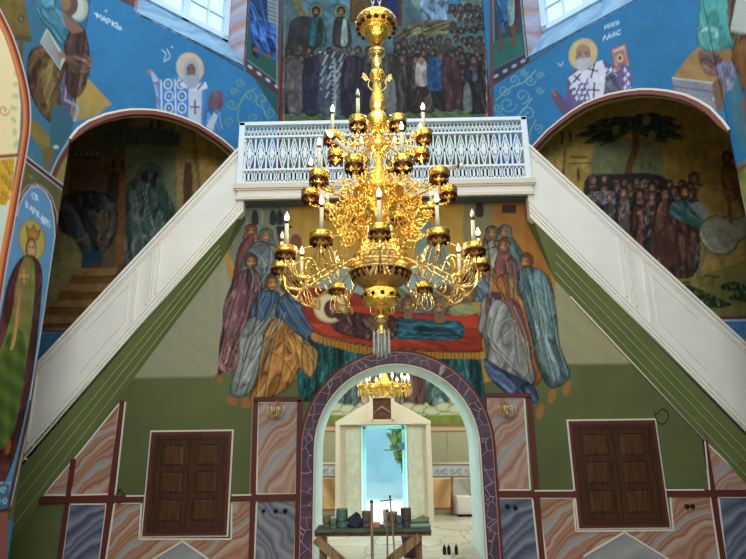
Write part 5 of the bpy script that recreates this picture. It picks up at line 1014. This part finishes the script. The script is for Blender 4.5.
# ------------------------------------------------------------------ painter's trestle in the archway
def trestle():
    Y = 5.0; a, b = at(315, 529, Y)[0], at(431, 529, Y)[0]; z = at(372, 532, Y)[2]; zt = z + .022; d = .26
    t = empty('trestle_table', ((a + b) / 2, Y, 0), 'rough timber trestle table loaded with paint cans in the archway', 'table'); org = tuple(t.location)
    m = MB(); m.box((a, Y - .05, z), (b, Y + d, zt)); bevel(m.build('tabletop', mat('paint_stained_board', (70, 74, 62), .7, noise=.35, scale=14), t, org=org), .006)
    for x in (a + .06, b - .1):
        for y in (Y + .0, Y + d - .08):
            m = MB(); m.box((x - .022, y, 0), (x + .022, y + .045, z)); m.build('leg', LW, t, org=org)
    for x in (a + .06, b - .1):
        m = MB(); m.box((x - .025, Y + .06, z - .12), (x + .025, Y + d - .08, z - .03)); m.build('side_rail', LW, t, org=org)
    for p, q in (((a + .01, z - .04), (a + .5, z - .44)), ((b - .1, z - .03), (b - .62, z - .42))):
        m = MB(); m.beam((p[0], Y - .035, p[1]), (q[0], Y - .035, q[1]), .07, .03, up=(0, 1, 0)); m.build('diagonal_brace', LW, t, org=org)
    m = MB(); m.box((a, Y - .012, z - .03), (b, Y - .002, z - .0)); m.build('apron', LW, t, org=org)
    S = lambda px: at(px, 520, Y + .12)[0]; PX = .0097
    def can(px, w, h, col, lab, y=Y + .12, name='paint_can', rim=True, top=None, cat='can'):
        x = S(px); t = empty(name, (x, y, zt), lab, cat, 'paint containers on the trestle'); r = w * PX / 2; h = h * PX; o = (x, y, zt)
        m = MB(); m.lathe([(r, 0), (r * 1.02, .006), (r, .012), (r, h - .012), (r * 1.03, h - .008), (r * 1.03, h), (r * .9, h), (r * .9, h - .03), (0, h - .03)], o, 18); m.build('body', mat(lab[:20], col, .45, noise=.3, scale=30), t, org=o)
        m = MB(); m.tube([(x - r * .98, y - .01, zt + h * .8), (x - r * .8, y - r * .75, zt + h * .45), (x, y - r * 1.12, zt + h * .32), (x + r * .8, y - r * .75, zt + h * .45), (x + r * .98, y - .01, zt + h * .8)], .003, 4); m.build('handle', BLK, t, org=o)
        if top: m = MB(); m.lathe([(0, 0), (r * .88, 0), (r * .88, .004), (0, .004)], (x, y, zt + h - .029), 16); m.build('paint', mat('paint_' + lab[:12], top, .3), t, org=o)
    can(327, 7, 10, (120, 104, 84), 'small buff tin with a red rim, leftmost on the trestle', top=(130, 50, 40))
    can(342, 10, 15, (84, 110, 100), 'large grey-green paint can on the left of the trestle', top=(60, 90, 90))
    can(366.5, 8, 13, (96, 88, 80), 'dull grey tin just right of the dark rag heap', top=(60, 60, 70))
    can(386, 5, 14, (170, 170, 160), 'narrow pale plastic bottle with a capped neck', name='bottle', cat='bottle')
    can(393, 8, 12, (120, 104, 96), 'brownish tin between the pale bottle and the tall dark can', top=(70, 50, 50))
    can(406, 9, 15, (84, 68, 72), 'tall dark plum-coloured can on the right of the trestle', top=(50, 40, 50))
    can(399, 6, 10, (92, 100, 110), 'short blue-grey tin in front of the tall dark can', y=Y + .05)
    can(334, 6, 8, (100, 120, 96), 'squat green jar beside the large grey-green can', y=Y + .06, name='jar', cat='jar')
    # rag heap
    x = S(356); m = MB(); q = random.Random(2); n = 22; rings = []
    for j in range(7):
        f = j / 6
        for k in range(n):
            a_ = 2 * PI * k / n; r = .07 * (math.cos(f * PI / 2) ** .6) * (1 + .22 * math.sin(3 * a_ + j) + .1 * math.sin(7 * a_ - j)); rings.append((x + r * math.cos(a_) * 1.1, Y + .13 + r * math.sin(a_), zt + f * .1 * (1 + .2 * math.sin(2 * a_))))
    m.add(rings, [(i * n + k, i * n + (k + 1) % n, (i + 1) * n + (k + 1) % n, (i + 1) * n + k) for i in range(6) for k in range(n)] + [tuple(range(n - 1, -1, -1)), tuple(6 * n + k for k in range(n))], True)
    tag(m.build('rag', mat('navy_rag', (34, 36, 56), .9, noise=.2)), 'crumpled dark navy rag heap between the tins', 'rag')
    x = S(376); m = MB(); m.box((x - .05, Y + .06, zt), (x + .035, Y + .14, zt + .035)); tag(bevel(m.build('carton', mat('pink_card', (200, 130, 110), .6, noise=.1)), .006), 'low salmon pink carton in the middle of the trestle', 'carton')
    x = S(420); t = empty('brush_tray', (x, Y + .1, zt), 'shallow pale green tray with rolled cloths at the right end', 'tray'); o = tuple(t.location)
    m = MB(); m.box((x - .09, Y + .02, zt), (x + .085, Y + .17, zt + .03)); bevel(m.build('tray', mat('tray_green', (120, 140, 120), .5), t, org=o), .01); m = MB(); m.tube([(x - .08, Y + .08, zt + .045), (x + .07, Y + .1, zt + .045)], .018, 8); m.build('cloth_roll', mat('olive_cloth', (110, 126, 84), .9), t, org=o)
    m = MB(); m.tube([(x - .02, Y + .1, zt + .055), (x + .03, Y + .12, zt + .075), (x + .07, Y + .1, zt + .055)], .016, 8); m.build('cloth_roll', mat('olive_cloth'), t, org=o)
    # handles and poles standing in front of the table
    for px0, y0, px1, y1, r, lab in ((371.5, 502, 372.5, 563, .012, 'thickest wooden pole leaning on the front of the trestle'), (387, 511, 387.5, 563, .007, 'thin middle wooden stick between the two longer poles'), (390, 497, 395.5, 563, .007, 'tall thin wooden stick with a crosspiece, right of the others')):
        A = at(px0, y0, Y - .16); B = at(px1, y1, Y - .2); A[2] = max(A[2], 0); k = A[2] / max(A[2] - B[2], .01); B = A + (B - A) * k
        t = empty('pole', tuple(B), lab, 'pole', 'poles leaning on the trestle'); m = MB(); m.tube([A, B], r, 8); m.build('shaft', LW, t, org=tuple(B))
        m = MB(); m.tube([A + (0, 0, -.005), A + (0, 0, .012)], r * 1.15, 8); m.build('tip', BLK, t, org=tuple(B))
        if px0 == 390: m = MB(); m.tube([A + (-.08, 0, -.03), A + (.02, 0, -.02)], .005, 6); m.build('crosspiece', LW, t, org=tuple(B))
    x = at(411, 542, 8.3); m = MB(); c = (x[0], 8.3, 0)
    t = empty('bucket', c, 'small dark plum bucket on the floor below the trestle', 'bucket'); m.lathe([(.1, 0), (.13, .26), (.14, .27), (.12, .27), (.1, .05), (0, .05)], c, 18); m.build('body', mat('plum_plastic', (84, 48, 60), .5), t, org=c); m = MB(); m.tube([(c[0] - .13, 8.3, .25), (c[0] - .1, 8.22, .15), (c[0], 8.16, .1), (c[0] + .1, 8.22, .15), (c[0] + .13, 8.3, .25)], .004, 5); m.build('handle', BLK, t, org=c)
    q = random.Random(9)
    for px, lab in ((445, 'leftmost of three small dark bottles on the far floor'), (449.5, 'middle one of three small dark bottles on the far floor'), (457, 'rightmost of three small dark bottles on the far floor')):
        P = at(px, 556, 8.4); c = (P[0], 8.45, 0); t = empty('bottle', c, lab, 'bottle', 'small bottles on the floor'); m = MB(); m.lathe([(.02, 0), (.024, .01), (.024, .09), (.01, .11), (.01, .13)], c, 12); m.build('body', BLK, t, org=c); m = MB(); m.lathe([(.012, .125), (.012, .15), (.001, .152)], c, 10); m.build('cap', WL, t, org=c)
# ------------------------------------------------------------------ gilt metal
GD = mat('gilt_brass', (250, 190, 66), .24, metal=1, bump=.7, scale=38, lin_c=(.86, .52, .10)); GD2 = mat('pale_gilt', (240, 200, 120), .25, metal=1, bump=.5, scale=38, lin_c=(.80, .56, .20)); GDD = mat('antique_brass', (170, 120, 50), .3, metal=1, bump=.8, scale=34, lin_c=(.50, .31, .09))
LACE = mat('dark_oxidised_lace', (70, 30, 22), .4, metal=.7); CAND = mat('candle_white', (222, 208, 176), .5); COLL = mat('lamp_collar', (50, 40, 30), .5)
SILV = mat('silvered_chain', (180, 186, 214), .25, metal=1)
BULB = mat('lit_bulb', (255, 238, 200), .3, emit=(255, 226, 170), estr=9)
BOFF = mat('unlit_bulb', (230, 224, 210), .15, spec=.6); CRY = mat('crystal', (226, 226, 220), .08, trans=.7, spec=.7)
def spiral(cx, cz, r, a0, turns, sg=1, n=20, y=0):
    return [(cx + r * (1 - .82 * i / n) * math.cos(a0 + sg * i / n * turns * 2 * PI), y, cz + r * (1 - .82 * i / n) * math.sin(a0 + sg * i / n * turns * 2 * PI)) for i in range(n + 1)]
def cup_meshes(r, h, k):
    d = {}
    m = MB(); m.lathe([(.012, -h * .95), (.02, -h * .8), (r * .55, -h * .72), (r * .95, -h * .45), (r * 1.02, -h * .2), (r * .93, -.012), (r, 0), (r * .96, .008), (r * .8, .003), (.02, -h * .15)], (0, 0, 0), 20)
    m.lathe([(r * .28, 0), (r * .34, .01), (r * .2, .03), (.016, .035)], (0, 0, 0), 14); d['drip_cup'] = (m, GD)
    m = MB(); m.lace(r * .99, -.5 * h, h * .42, 12, flare=-.004); d['lace_skirt'] = (m, LACE)
    return d
def make_arm(par, kind, R0, zc_, x0, z0, cup_r, cup_h, cl, lit, tilt=None, dbl=False, cand=True):
    """one candle arm along local +X, root at the chandelier axis; sub-parts hang under the arm"""
    m = MB()
    dx = R0 - x0
    if kind == 'low':
        m.tube(smooth3([(x0, 0, z0), (x0 + dx * .15, 0, z0 + .05), (x0 + dx * .4, 0, z0 - .02), (x0 + dx * .68, 0, z0 - .14), (x0 + dx * .9, 0, zc_ - .22), (R0, 0, zc_ - .06)]), .010, 7)
        m.tube(spiral(x0 + dx * .62, z0 - .06, .085, 1.0, 1.4, -1), .008, 6)
        m.tube(smooth3([(x0 + dx * .45, 0, z0 - .04), (x0 + dx * .6, 0, zc_ + .06), (x0 + dx * .85, 0, zc_ - .02), (R0 - .03, 0, zc_ - .08)]), .007, 6)
        for k in range(6):                          # fine strands under the cup
            a = -1.4 + k * .47; m.tube(smooth3([(R0 - .01, .02 * math.sin(a), zc_ - .05), (R0 - .04, .09 * math.sin(a), zc_ - .13), (R0 - .07, .14 * math.sin(a), zc_ - .26), (R0 - .16, .10 * math.sin(a), zc_ - .33), (R0 - .2, .05 * math.sin(a), zc_ - .24)]), .005, 4)
        m.lathe([(.001, -.2), (.016, -.18), (.024, -.155), (.016, -.13), (.026, -.11), (.012, -.09), (.014, -.07)], (R0, 0, zc_), 10)
    else:
        s = 1 if kind == 'mid' else .8
        m.tube(smooth3([(x0, 0, z0), (x0 + dx * .35, 0, z0 - .12 * s), (x0 + dx * .75, 0, z0 - .1 * s), (R0 * .99, 0, zc_ - .14 * s), (R0, 0, zc_ - .05)]), .011, 7)
        m.tube(spiral(x0 + dx * .4, z0 + .02, .075 * s, -1.4, 1.5, 1), .009, 6); m.tube(spiral(x0 + dx * .78, z0 - .02, .06 * s, .6, 1.4, -1), .008, 6)
        m.tube(spiral(x0 + dx * .62, z0 - .2 * s, .05 * s, 1.6, 1.4, 1), .008, 6)
        for k in range(5):
            f = .2 + k * .17; x = x0 + dx * f; z = z0 - .08; a = 1.2 - k * .5
            m.add([(x, -.012, z), (x + .03 * math.cos(a), 0, z + .055 * math.sin(a)), (x, .012, z), (x + .07 * math.cos(a), 0, z + .03 + .03 * math.sin(a))], [(0, 1, 2), (0, 3, 1), (1, 3, 2), (0, 2, 3)])
        m.lathe([(.001, -.15), (.016, -.13), (.022, -.11), (.012, -.085), (.02, -.07), (.012, -.05)], (R0, 0, zc_), 10)
    arm = m.build('candle_arm', GD if kind != 'low' else GD2, par)
    for nm, (mm, ma) in cup_meshes(cup_r, cup_h, 0).items():
        mm.v = [(x + R0, y, z + zc_) for x, y, z in mm.v]; o2 = mm.build(nm, ma, arm)
    if dbl:
        for nm, (mm, ma) in cup_meshes(cup_r * .8, cup_h * .8, 0).items():
            mm.v = [(x + R0 - .02, y, z + zc_ - .12) for x, y, z in mm.v]; mm.build('lower_' + nm, ma, arm)
    if cand:
        T = Matrix.Translation((R0, 0, zc_ + .02))
        if tilt: T = T @ Matrix.Rotation(tilt[0], 4, 'X') @ Matrix.Rotation(tilt[1], 4, 'Y')
        for nm, mm, ma in (('candle', MB().lathe([(.017, 0), (.0175, cl)], (0, 0, 0), 10), CAND), ('lamp_collar', MB().lathe([(.013, cl), (.017, cl + .006), (.017, cl + .028), (.01, cl + .032)], (0, 0, 0), 10), COLL),
                           ('flame_bulb', MB().lathe([(.007, cl + .03), (.017, cl + .045), (.02, cl + .06), (.014, cl + .08), (.006, cl + .098), (.001, cl + .112)], (0, 0, 0), 12), BULB if lit else BOFF)):
            mm.v = [tuple(T @ Vector(v)) for v in mm.v]; mm.build(nm, ma, arm)
    return arm
def smooth3(pts, k=5):
    P = np.array(pts, float); Q = np.vstack([2 * P[0] - P[1], P, 2 * P[-1] - P[-2]]); out = []
    for i in range(1, len(P)):
        a, b, c, d = Q[i - 1], Q[i], Q[i + 1], Q[i + 2]
        for j in range(k): t = j / k; out.append(.5 * ((2 * b) + (c - a) * t + (2 * a - 5 * b + 4 * c - d) * t * t + (3 * b - a - 3 * c + d) * t ** 3))
    out.append(P[-1]); return [tuple(p) for p in out]
def copy_arm(src, rz):
    c = src.copy(); COL.objects.link(c); c.parent = src.parent; c.rotation_euler = (0, 0, rz)
    for ch in src.children: d = ch.copy(); COL.objects.link(d); d.parent = c
    return c
YCH = 4.95
def chandelier():
    X = at(380, 250, YCH)[0]; Z = lambda y: at(380, y, YCH)[2]; k = lambda y: (at(390, y, YCH)[0] - at(380, y, YCH)[0]) / 10
    t = empty('chandelier', (X, YCH, Z(355)), 'huge gilt three-tier candle chandelier hanging in front of the balcony', 'chandelier'); org = (X, YCH, Z(355)); B = Z(355)
    def prof(name, pts, m_, n=28): m = MB(); m.lathe([(r * k(y), Z(y) - B) for y, r in pts][::-1], (0, 0, 0), n); return m.build(name, m_, t)
    prof('ceiling_cup', [(21, 1), (23, 16), (20, 19), (23, 20.5), (27, 19.5), (30, 16.5), (32, 13), (33, 11), (36, 10.5), (40, 9), (43, 6), (45, 2.5)], GD)
    m = MB()
    for j in range(16): a = 2 * PI * j / 16; r = 18.3 * k(27); m.lathe([(.001, -.026), (.02, -.016), (.026, 0), (.02, .016), (.001, .026)], (r * math.cos(a), r * math.sin(a), Z(28.5) - B), 8)
    m.build('cup_studs', LACE, t)
    m = MB(); m.lace(19.6 * k(22), Z(21) - B, .05, 18, flare=.012); m.build('cup_lace', GD2, t)
    prof('upper_stem', [(44, 2.5), (50, 2.5), (51, 8), (53, 9), (55, 8), (56, 3), (60, 4.5), (68, 6), (72, 3)], GD2)
    prof('stem_ball', [(69, 2), (71, 6), (75, 8), (79, 7), (82, 3)], GD); prof('stem_vase', [(81, 3.5), (86, 5), (93, 5.5), (98, 7), (104, 8.5), (108, 7.5), (112, 4)], GD)
    for s in (0, PI / 2, PI, 3 * PI / 2):           # scroll handles
        m = MB(); c, sn = math.cos(s + .1), math.sin(s + .1)
        P = smooth3([(4 * k(90), 0, Z(92) - B), (9 * k(88), 0, Z(86) - B), (8 * k(84), 0, Z(80) - B), (13 * k(80), 0, Z(79) - B), (14 * k(76), 0, Z(74) - B), (11 * k(76), 0, Z(76) - B)]); Q = spiral(10 * k(80) + .02, Z(79) - B, .035, 0, 1.4)
        for pp in (P, Q): m.tube([(x * c, x * sn, z) for x, y, z in pp], .008, 6)
        m.build('scroll_handle', GD2, t)
    prof('upper_dome', [(111, 3), (115, 9), (120, 11), (126, 10), (131, 7), (134, 5)], GD); prof('column', [(133, 5), (142, 5.5), (145, 9), (148, 9.5), (151, 6), (155, 4.2), (165, 4.6), (172, 7), (179, 9), (183, 9.5), (186, 11), (189, 13)], GD)
    prof('middle_bowl', [(188, 16), (190, 25), (192, 26), (196, 24), (202, 20), (207, 15), (211, 9), (216, 6), (228, 6), (234, 10)], GD)
    prof('body_crown', [(232, 9), (236, 14), (239, 21), (242, 22.5), (246, 22), (250, 22.5), (252, 24), (254, 21)], GD, 40)
    prof('body_band', [(253, 21), (256, 26), (258, 26.5), (260, 25), (263, 28), (265, 30.5), (268, 31.5), (271, 31), (274, 30)], GDD, 40); prof('body_bowl', [(273, 30), (278, 29.5), (282, 26), (286, 20), (289, 15), (291, 14)], GDD, 40)
    m = MB(); m.lace(31.3 * k(272), Z(273) - B, .09, 22, flare=-.03); m.build('body_lace', LACE, t); m = MB(); m.lace(25.5 * k(257), Z(256) - B, .05, 26, flare=.01); m.build('crown_lace', GD2, t)
    m = MB()
    for r, y, rr in ((24.5, 255, .012), (31, 266, .014), (31, 273, .012), (26.5, 257, .01), (21, 246.5, .01)): m.tube([(r * k(y) * math.cos(2 * PI * j / 40), r * k(y) * math.sin(2 * PI * j / 40), Z(y) - B) for j in range(40)], rr, 6, closed=True)
    m.build('body_rings', GD2, t)
    prof('lower_drum', [(287, 12), (289, 17), (291, 18), (300, 18.3), (303, 19), (305, 16), (306, 11), (310, 7), (313, 4)], GD, 32)
    m = MB()
    for j in range(12): a = 2 * PI * j / 12 + .1; r = 18.2 * k(296); m.lathe([(.001, -.02), (.014, -.014), (.02, 0), (.014, .014), (.001, .02)], (r * math.cos(a), r * math.sin(a), Z(296.5) - B), 8)
    m.build('drum_cabochons', mat('dark_green_glass', (24, 36, 24), .15), t)
    prof('finial', [(311, 3), (314, 4), (316, 7), (319, 7.5), (322, 6), (324, 3), (327, 5), (329, 3), (332, 6.5), (334, 8), (336, 5)], GD2, 16)
    for j in range(16):                             # crystal tassel
        a = 2 * PI * j / 16; r = (8 if j % 2 else 4.5) * k(340); m = MB(); m.lathe([(.001, 0), (.011, .02), (.013, .08), (.009, .1), (.013, .12), (.012, .2), (.004, .225)], (r * math.cos(a), r * math.sin(a), 0 if j % 2 else -.03), 6); m.build('crystal_drop', CRY, t)
    m = MB(); zt = Z(20) - B                         # two chains
    for c in (-1, 1):
        for j in range(22):
            z = zt - .0 + j * .062; a = (j % 2) * PI / 2 + .4; P = [(c * .035 + .018 * math.cos(u) * math.cos(a), .018 * math.cos(u) * math.sin(a), z + .04 * math.sin(u)) for u in [2 * PI * q / 10 for q in range(10)]]; m.tube(P, .006, 5, closed=True)
    m.build('chain', SILV, t)
    # arms
    zl, zm, zu = Z(250) - B + .0, 0, 0
    S = YCH / 4.2
    zl = 1.6 + (2.9 - 1.6) * S - B; zm = 1.6 + (3.52 - 1.6) * S - B; zu = 1.6 + (3.95 - 1.6) * S - B
    hl, hm, hu = Z(262) - B, Z(196) - B, Z(140) - B
    F = -PI / 2                                     # towards the camera
    def ring(kind, n, off, R0, z, x0, z0, cr, ch, cl, unlit, no, tilts, dbl=False):
        src = {}
        for i in range(n):
            key = ('t', i) if i in tilts else (('n',) if i in no else (('u',) if i in unlit else ('l',)))
            a = F + (i + off) * 2 * PI / n
            if key not in src:
                src[key] = make_arm(t, kind, R0, z, x0, z0, cr, ch, cl, key[0] == 'l' or (key[0] == 't' and tilts[i][2]), tilts.get(i, (None,))[:2] if i in tilts else None, dbl, key != ('n',)); src[key].rotation_euler = (0, 0, a)
            else: copy_arm(src[key], a)
    ring('low', 12, 0, .78 * S, zl, .24, hl - .1, .082 * S, .105, .17 * S, {2, 9}, set(), {}, False)
    ring('mid', 10, .5, .56 * S, zm, .1, hm, .076 * S, .13, .19 * S, {3, 6}, {2}, {9: (.75, .45, True), 1: (-1.2, .35, False)})
    ring('up', 8, .5, .40 * S, zu, .07, hu, .07 * S, .13, .16 * S, {7}, {0, 5}, {})
    # leafy gilt branches filling between the tiers
    for j in range(9):
        a = F + (j + .25) * 2 * PI / 9; m = MB()
        for q, (x, z, r, a0, sg) in enumerate(((.34, hm - .42, .07, 0, 1), (.32, hm - .14, .06, 2, -1), (.38, hm - .3, .06, 1, 1), (.30, Z(236) - B, .1, 3, -1), (.46, hm - .2, .05, 1, 1), (.34, hm + .1, .06, 1, -1), (.26, hm + .3, .05, 0, 1))): m.tube(spiral(x, z, r, a0, 1.5, sg, 14), .009, 5)
        m.tube(smooth3([(.1, 0, hm + .2), (.3, 0, hm + .1), (.3, 0, hm - .2), (.42, 0, hm - .3), (.5, 0, hm - .15)]), .009, 5); m.tube(smooth3([(.39, 0, Z(240) - B), (.36, 0, hm - .35), (.3, 0, hm - .3), (.2, 0, hm - .12)]), .009, 5)
        o = m.build('scroll_branch', GD, t); o.rotation_euler = (0, 0, a)
    return X, B
# ------------------------------------------------------------------ small fittings
def sconce(px, py, lab):
    P = at(px, py, YB - .0); o = (P[0], YB - .01, P[2]); t = empty('wall_sconce', o, lab, 'wall sconce', 'gilt wall sconces')
    m = MB(); m.lathe([(.001, -.1), (.02, -.08), (.03, -.03), (.015, 0), (.022, .05), (.012, .1), (.018, .13), (.001, .17)], (o[0], o[1] - .03, o[2]), 10); m.box((o[0] - .02, o[1] - .015, o[2] - .07), (o[0] + .02, o[1] + .009, o[2] + .1)); m.build('stem', GDD, t, org=o)
    for dx, dy in ((-.11, -.06), (-.05, -.12), (.05, -.12), (.11, -.06)):
        m = MB(); m.tube(smooth3([(o[0], o[1] - .03, o[2] - .02), (o[0] + dx * .5, o[1] - .03 + dy * .5, o[2] - .07), (o[0] + dx, o[1] - .03 + dy, o[2] - .03)]), .006, 5); m.tube([(x + o[0] + dx * .5, y + o[1] - .05 + dy * .3, z + o[2]) for x, y, z in spiral(0, .03, .03, 0, 1.3)], .004, 5); a = m.build('arm', GD2, t, org=o)
        m = MB(); m.lathe([(.003, -.02), (.02, -.005), (.024, 0), (.004, .003)], (o[0] + dx, o[1] - .03 + dy, o[2] - .02), 10); q = m.build('drip_cup', GD2, a, org=o)
        m = MB(); m.lathe([(.006, 0), (.006, .06), (.009, .07), (.002, .095)], (o[0] + dx, o[1] - .03 + dy, o[2] - .02), 8); m.build('candle', CAND, a, org=o)
    for k in range(6):
        a_ = k * PI / 5; m = MB(); m.lathe([(.001, -.022), (.006, -.008), (.001, .0)], (o[0] + .07 * math.cos(a_), o[1] - .04 - .05 * math.sin(a_), o[2] - .07), 6); m.build('crystal_drop', CRY, t, org=o)
def small_chandelier():
    Y = 10.2; c = at(384, 385, Y); z = lambda y: at(384, y, Y)[2]; kx = at(394, 385, Y)[0] - c[0]; kx /= 10; o = (c[0], Y, z(398))
    t = empty('small_chandelier', o, 'smaller gilt crystal chandelier glowing at the top of the archway', 'chandelier')
    m = MB(); m.tube([(o[0], Y, z(372)), (o[0], Y, 4.6)], .01, 6); m.build('chain', GD, t, org=o)
    m = MB(); m.lathe([(.02, z(372) - o[2]), (.08, z(376) - o[2]), (.12, z(381) - o[2]), (.26, z(384) - o[2]), (.3, z(388) - o[2]), (.16, z(393) - o[2]), (.03, z(397) - o[2]), (.001, 0)][::-1], o, 16); m.build('body', GD, t, org=o)
    r = 25 * kx
    src = None
    for i in range(14):
        a = i * 2 * PI / 14 + .1
        if src is None:
            m = MB(); zz = z(388) - o[2]; m.tube(smooth3([(.08, 0, zz), (r * .5, 0, zz - .07), (r * .9, 0, zz - .05), (r, 0, zz + .02)]), .011, 5); m.tube(spiral(r * .6, zz + .03, .05, 0, 1.3), .008, 5); src = m.build('candle_arm', GD, t)
            m = MB(); m.lathe([(.01, -.05), (.04, -.02), (.046, 0), (.01, .005)], (r, 0, zz + .05), 10); m.build('drip_cup', GD, src)
            m = MB(); m.lathe([(.012, 0), (.012, .1)], (r, 0, zz + .05), 8); m.build('candle', CAND, src)
            m = MB(); m.lathe([(.008, .1), (.02, .12), (.014, .15), (.001, .18)], (r, 0, zz + .05), 10); m.build('flame_bulb', BULB, src)
            for q, rr in enumerate((r, r * .72, r * .86)): m = MB(); m.lathe([(.001, -.14), (.022, -.08), (.012, -.05), (.02, -.02), (.001, 0)], (rr, .03 * (q - 1), zz - .03), 6); m.build('crystal_drop', mat('amber_crystal', (250, 214, 120), .1, trans=.5), src)
            src.rotation_euler = (0, 0, a)
        else: copy_arm(src, a)
def knobs():
    i = 0
    for x, y, lab in ((264, 510.5, 'leftmost round black wall socket of the three below the left sconce'), (276, 510.5, 'middle round black wall socket of the three below the left sconce'), (285.5, 510.5, 'rightmost round black wall socket of the three below the left sconce'),
                      (507, 506, 'left one of the black sockets on the blue panel near the archway'), (515, 507.5, 'right one of the black sockets on the blue panel near the archway'), (686, 506, 'left one of the black sockets right of the right door'), (691.5, 506, 'right one of the black sockets right of the right door')):
        P = at(x, y, YB); m = MB(); o = (P[0], YB - .008, P[2]); r = .028 if x not in (264,) else .022
        m.tube([(o[0], o[1], o[2]), (o[0], o[1] - .03, o[2])], r, 12); tag(m.build('wall_socket', BLK, org=o), lab, 'socket', 'black wall sockets')
    for pts, lab in (([(122, 488), (119, 491), (115, 497), (116, 502), (121, 503), (125, 499), (124, 493), (118, 489)], 'thin black cable loop hanging on the green wall left of the left door'), ([(656, 414), (661, 409), (667, 412), (667, 419), (662, 424), (656, 421), (655, 416), (653, 410)], 'thin dark cable loop above the corner of the right door')):
        P = [at(x, y, YB) for x, y in pts]; P = [(p[0], YB - .02, p[2]) for p in P]; m = MB(); m.tube(smooth3(P), .005, 5); tag(m.build('cable', BLK, org=P[0]), lab, 'cable')
# ------------------------------------------------------------------ light and world
def area(name, loc, rot, size, power, col):
    l = bpy.data.lights.new(name, 'AREA'); l.energy = power; l.color = col; l.size = size[0]; l.shape = 'RECTANGLE'; l.size_y = size[1]
    o = bpy.data.objects.new(name, l); COL.objects.link(o); o.location = loc; o.rotation_euler = rot; return o
def point(name, loc, power, col, r=.05):
    l = bpy.data.lights.new(name, 'POINT'); l.energy = power; l.color = col; l.shadow_soft_size = r
    o = bpy.data.objects.new(name, l); COL.objects.link(o); o.location = loc; return o
def world():
    w = bpy.data.worlds.new('sky'); SC.world = w; w.use_nodes = True; nt = w.node_tree; N = nt.nodes.new; L = nt.links.new
    bg = nt.nodes['Background']; tc = N('ShaderNodeTexCoord'); sx = N('ShaderNodeSeparateXYZ'); r = N('ShaderNodeValToRGB')
    L(tc.outputs['Generated'], sx.inputs[0]); L(sx.outputs['Z'], r.inputs[0]); L(r.outputs[0], bg.inputs[0])
    e = r.color_ramp.elements; e[0].position = 0; e[0].color = (.30, .62, .85, 1); e[1].position = .7; e[1].color = (.80, .97, 1, 1); m = e.new(.3); m.color = (.74, .94, 1, 1)
    bg.inputs['Strength'].default_value = WSTR
murals(); diag_trim(); shell(); portal(); dado(); doors(); stairs(); balcony(); narthex(); trestle()
CX, CB = chandelier()
sconce(277, 412, 'small gilt sconce on the pink panel left of the archway'); sconce(506, 411, 'small gilt sconce on the pink panel right of the archway')
small_chandelier(); knobs(); world()
for i, (dx, dy, z) in enumerate(((.55, -.3, 3.3), (-.55, -.3, 3.3), (.0, .6, 3.3), (.4, .0, 4.15), (-.4, .0, 4.15), (0, -.15, 4.7))): point('chandelier_glow', (CX + dx, YCH + dy, z), LP, (1, .80, .52))
area('narthex_side_fill', (-2.85, 10.7, 3.55), (0, R(-65), 0), (.6, 2.2), LNW, (.72, .95, 1)); area('narthex_side_fill', (3.15, 10.7, 3.55), (0, R(65), 0), (.6, 2.2), LNW, (.72, .95, 1)); area('porch_fill', (.2, 13.4, 3.0), (R(-50), 0, 0), (2, .8), LPORCH, (.8, .97, 1)); area('narthex_top_fill', (.2, 10.6, 4.5), (0, 0, 0), (3, 2), LN, (1, .86, .72))  # area fills added unseen to brighten the reveal, the porch door and the narthex
point('small_chandelier_glow', (.17, 10.2, 3.15), 10, (1, .74, .42), .2)
area('dome_daylight', (-.5, 3.0, 10.5), (R(12), 0, 0), (6, 4), LDOME, (.86, .94, 1))
area('rear_fill', (0, -3.4, 6.6), (R(72), 0, 0), (7, 3.2), LREAR, (.96, .97, 1))  # unseen fill added behind the camera to lift the lower wall and niches
vs = SC.view_settings; vs.view_transform = 'Standard'; vs.look = 'None'; vs.gamma = 1; vs.use_curve_mapping = False; vs.exposure = EXPO
SC.cycles.use_denoising = True; SC.cycles.max_bounces = 8; SC.cycles.caustics_reflective = False; SC.cycles.sample_clamp_indirect = 6
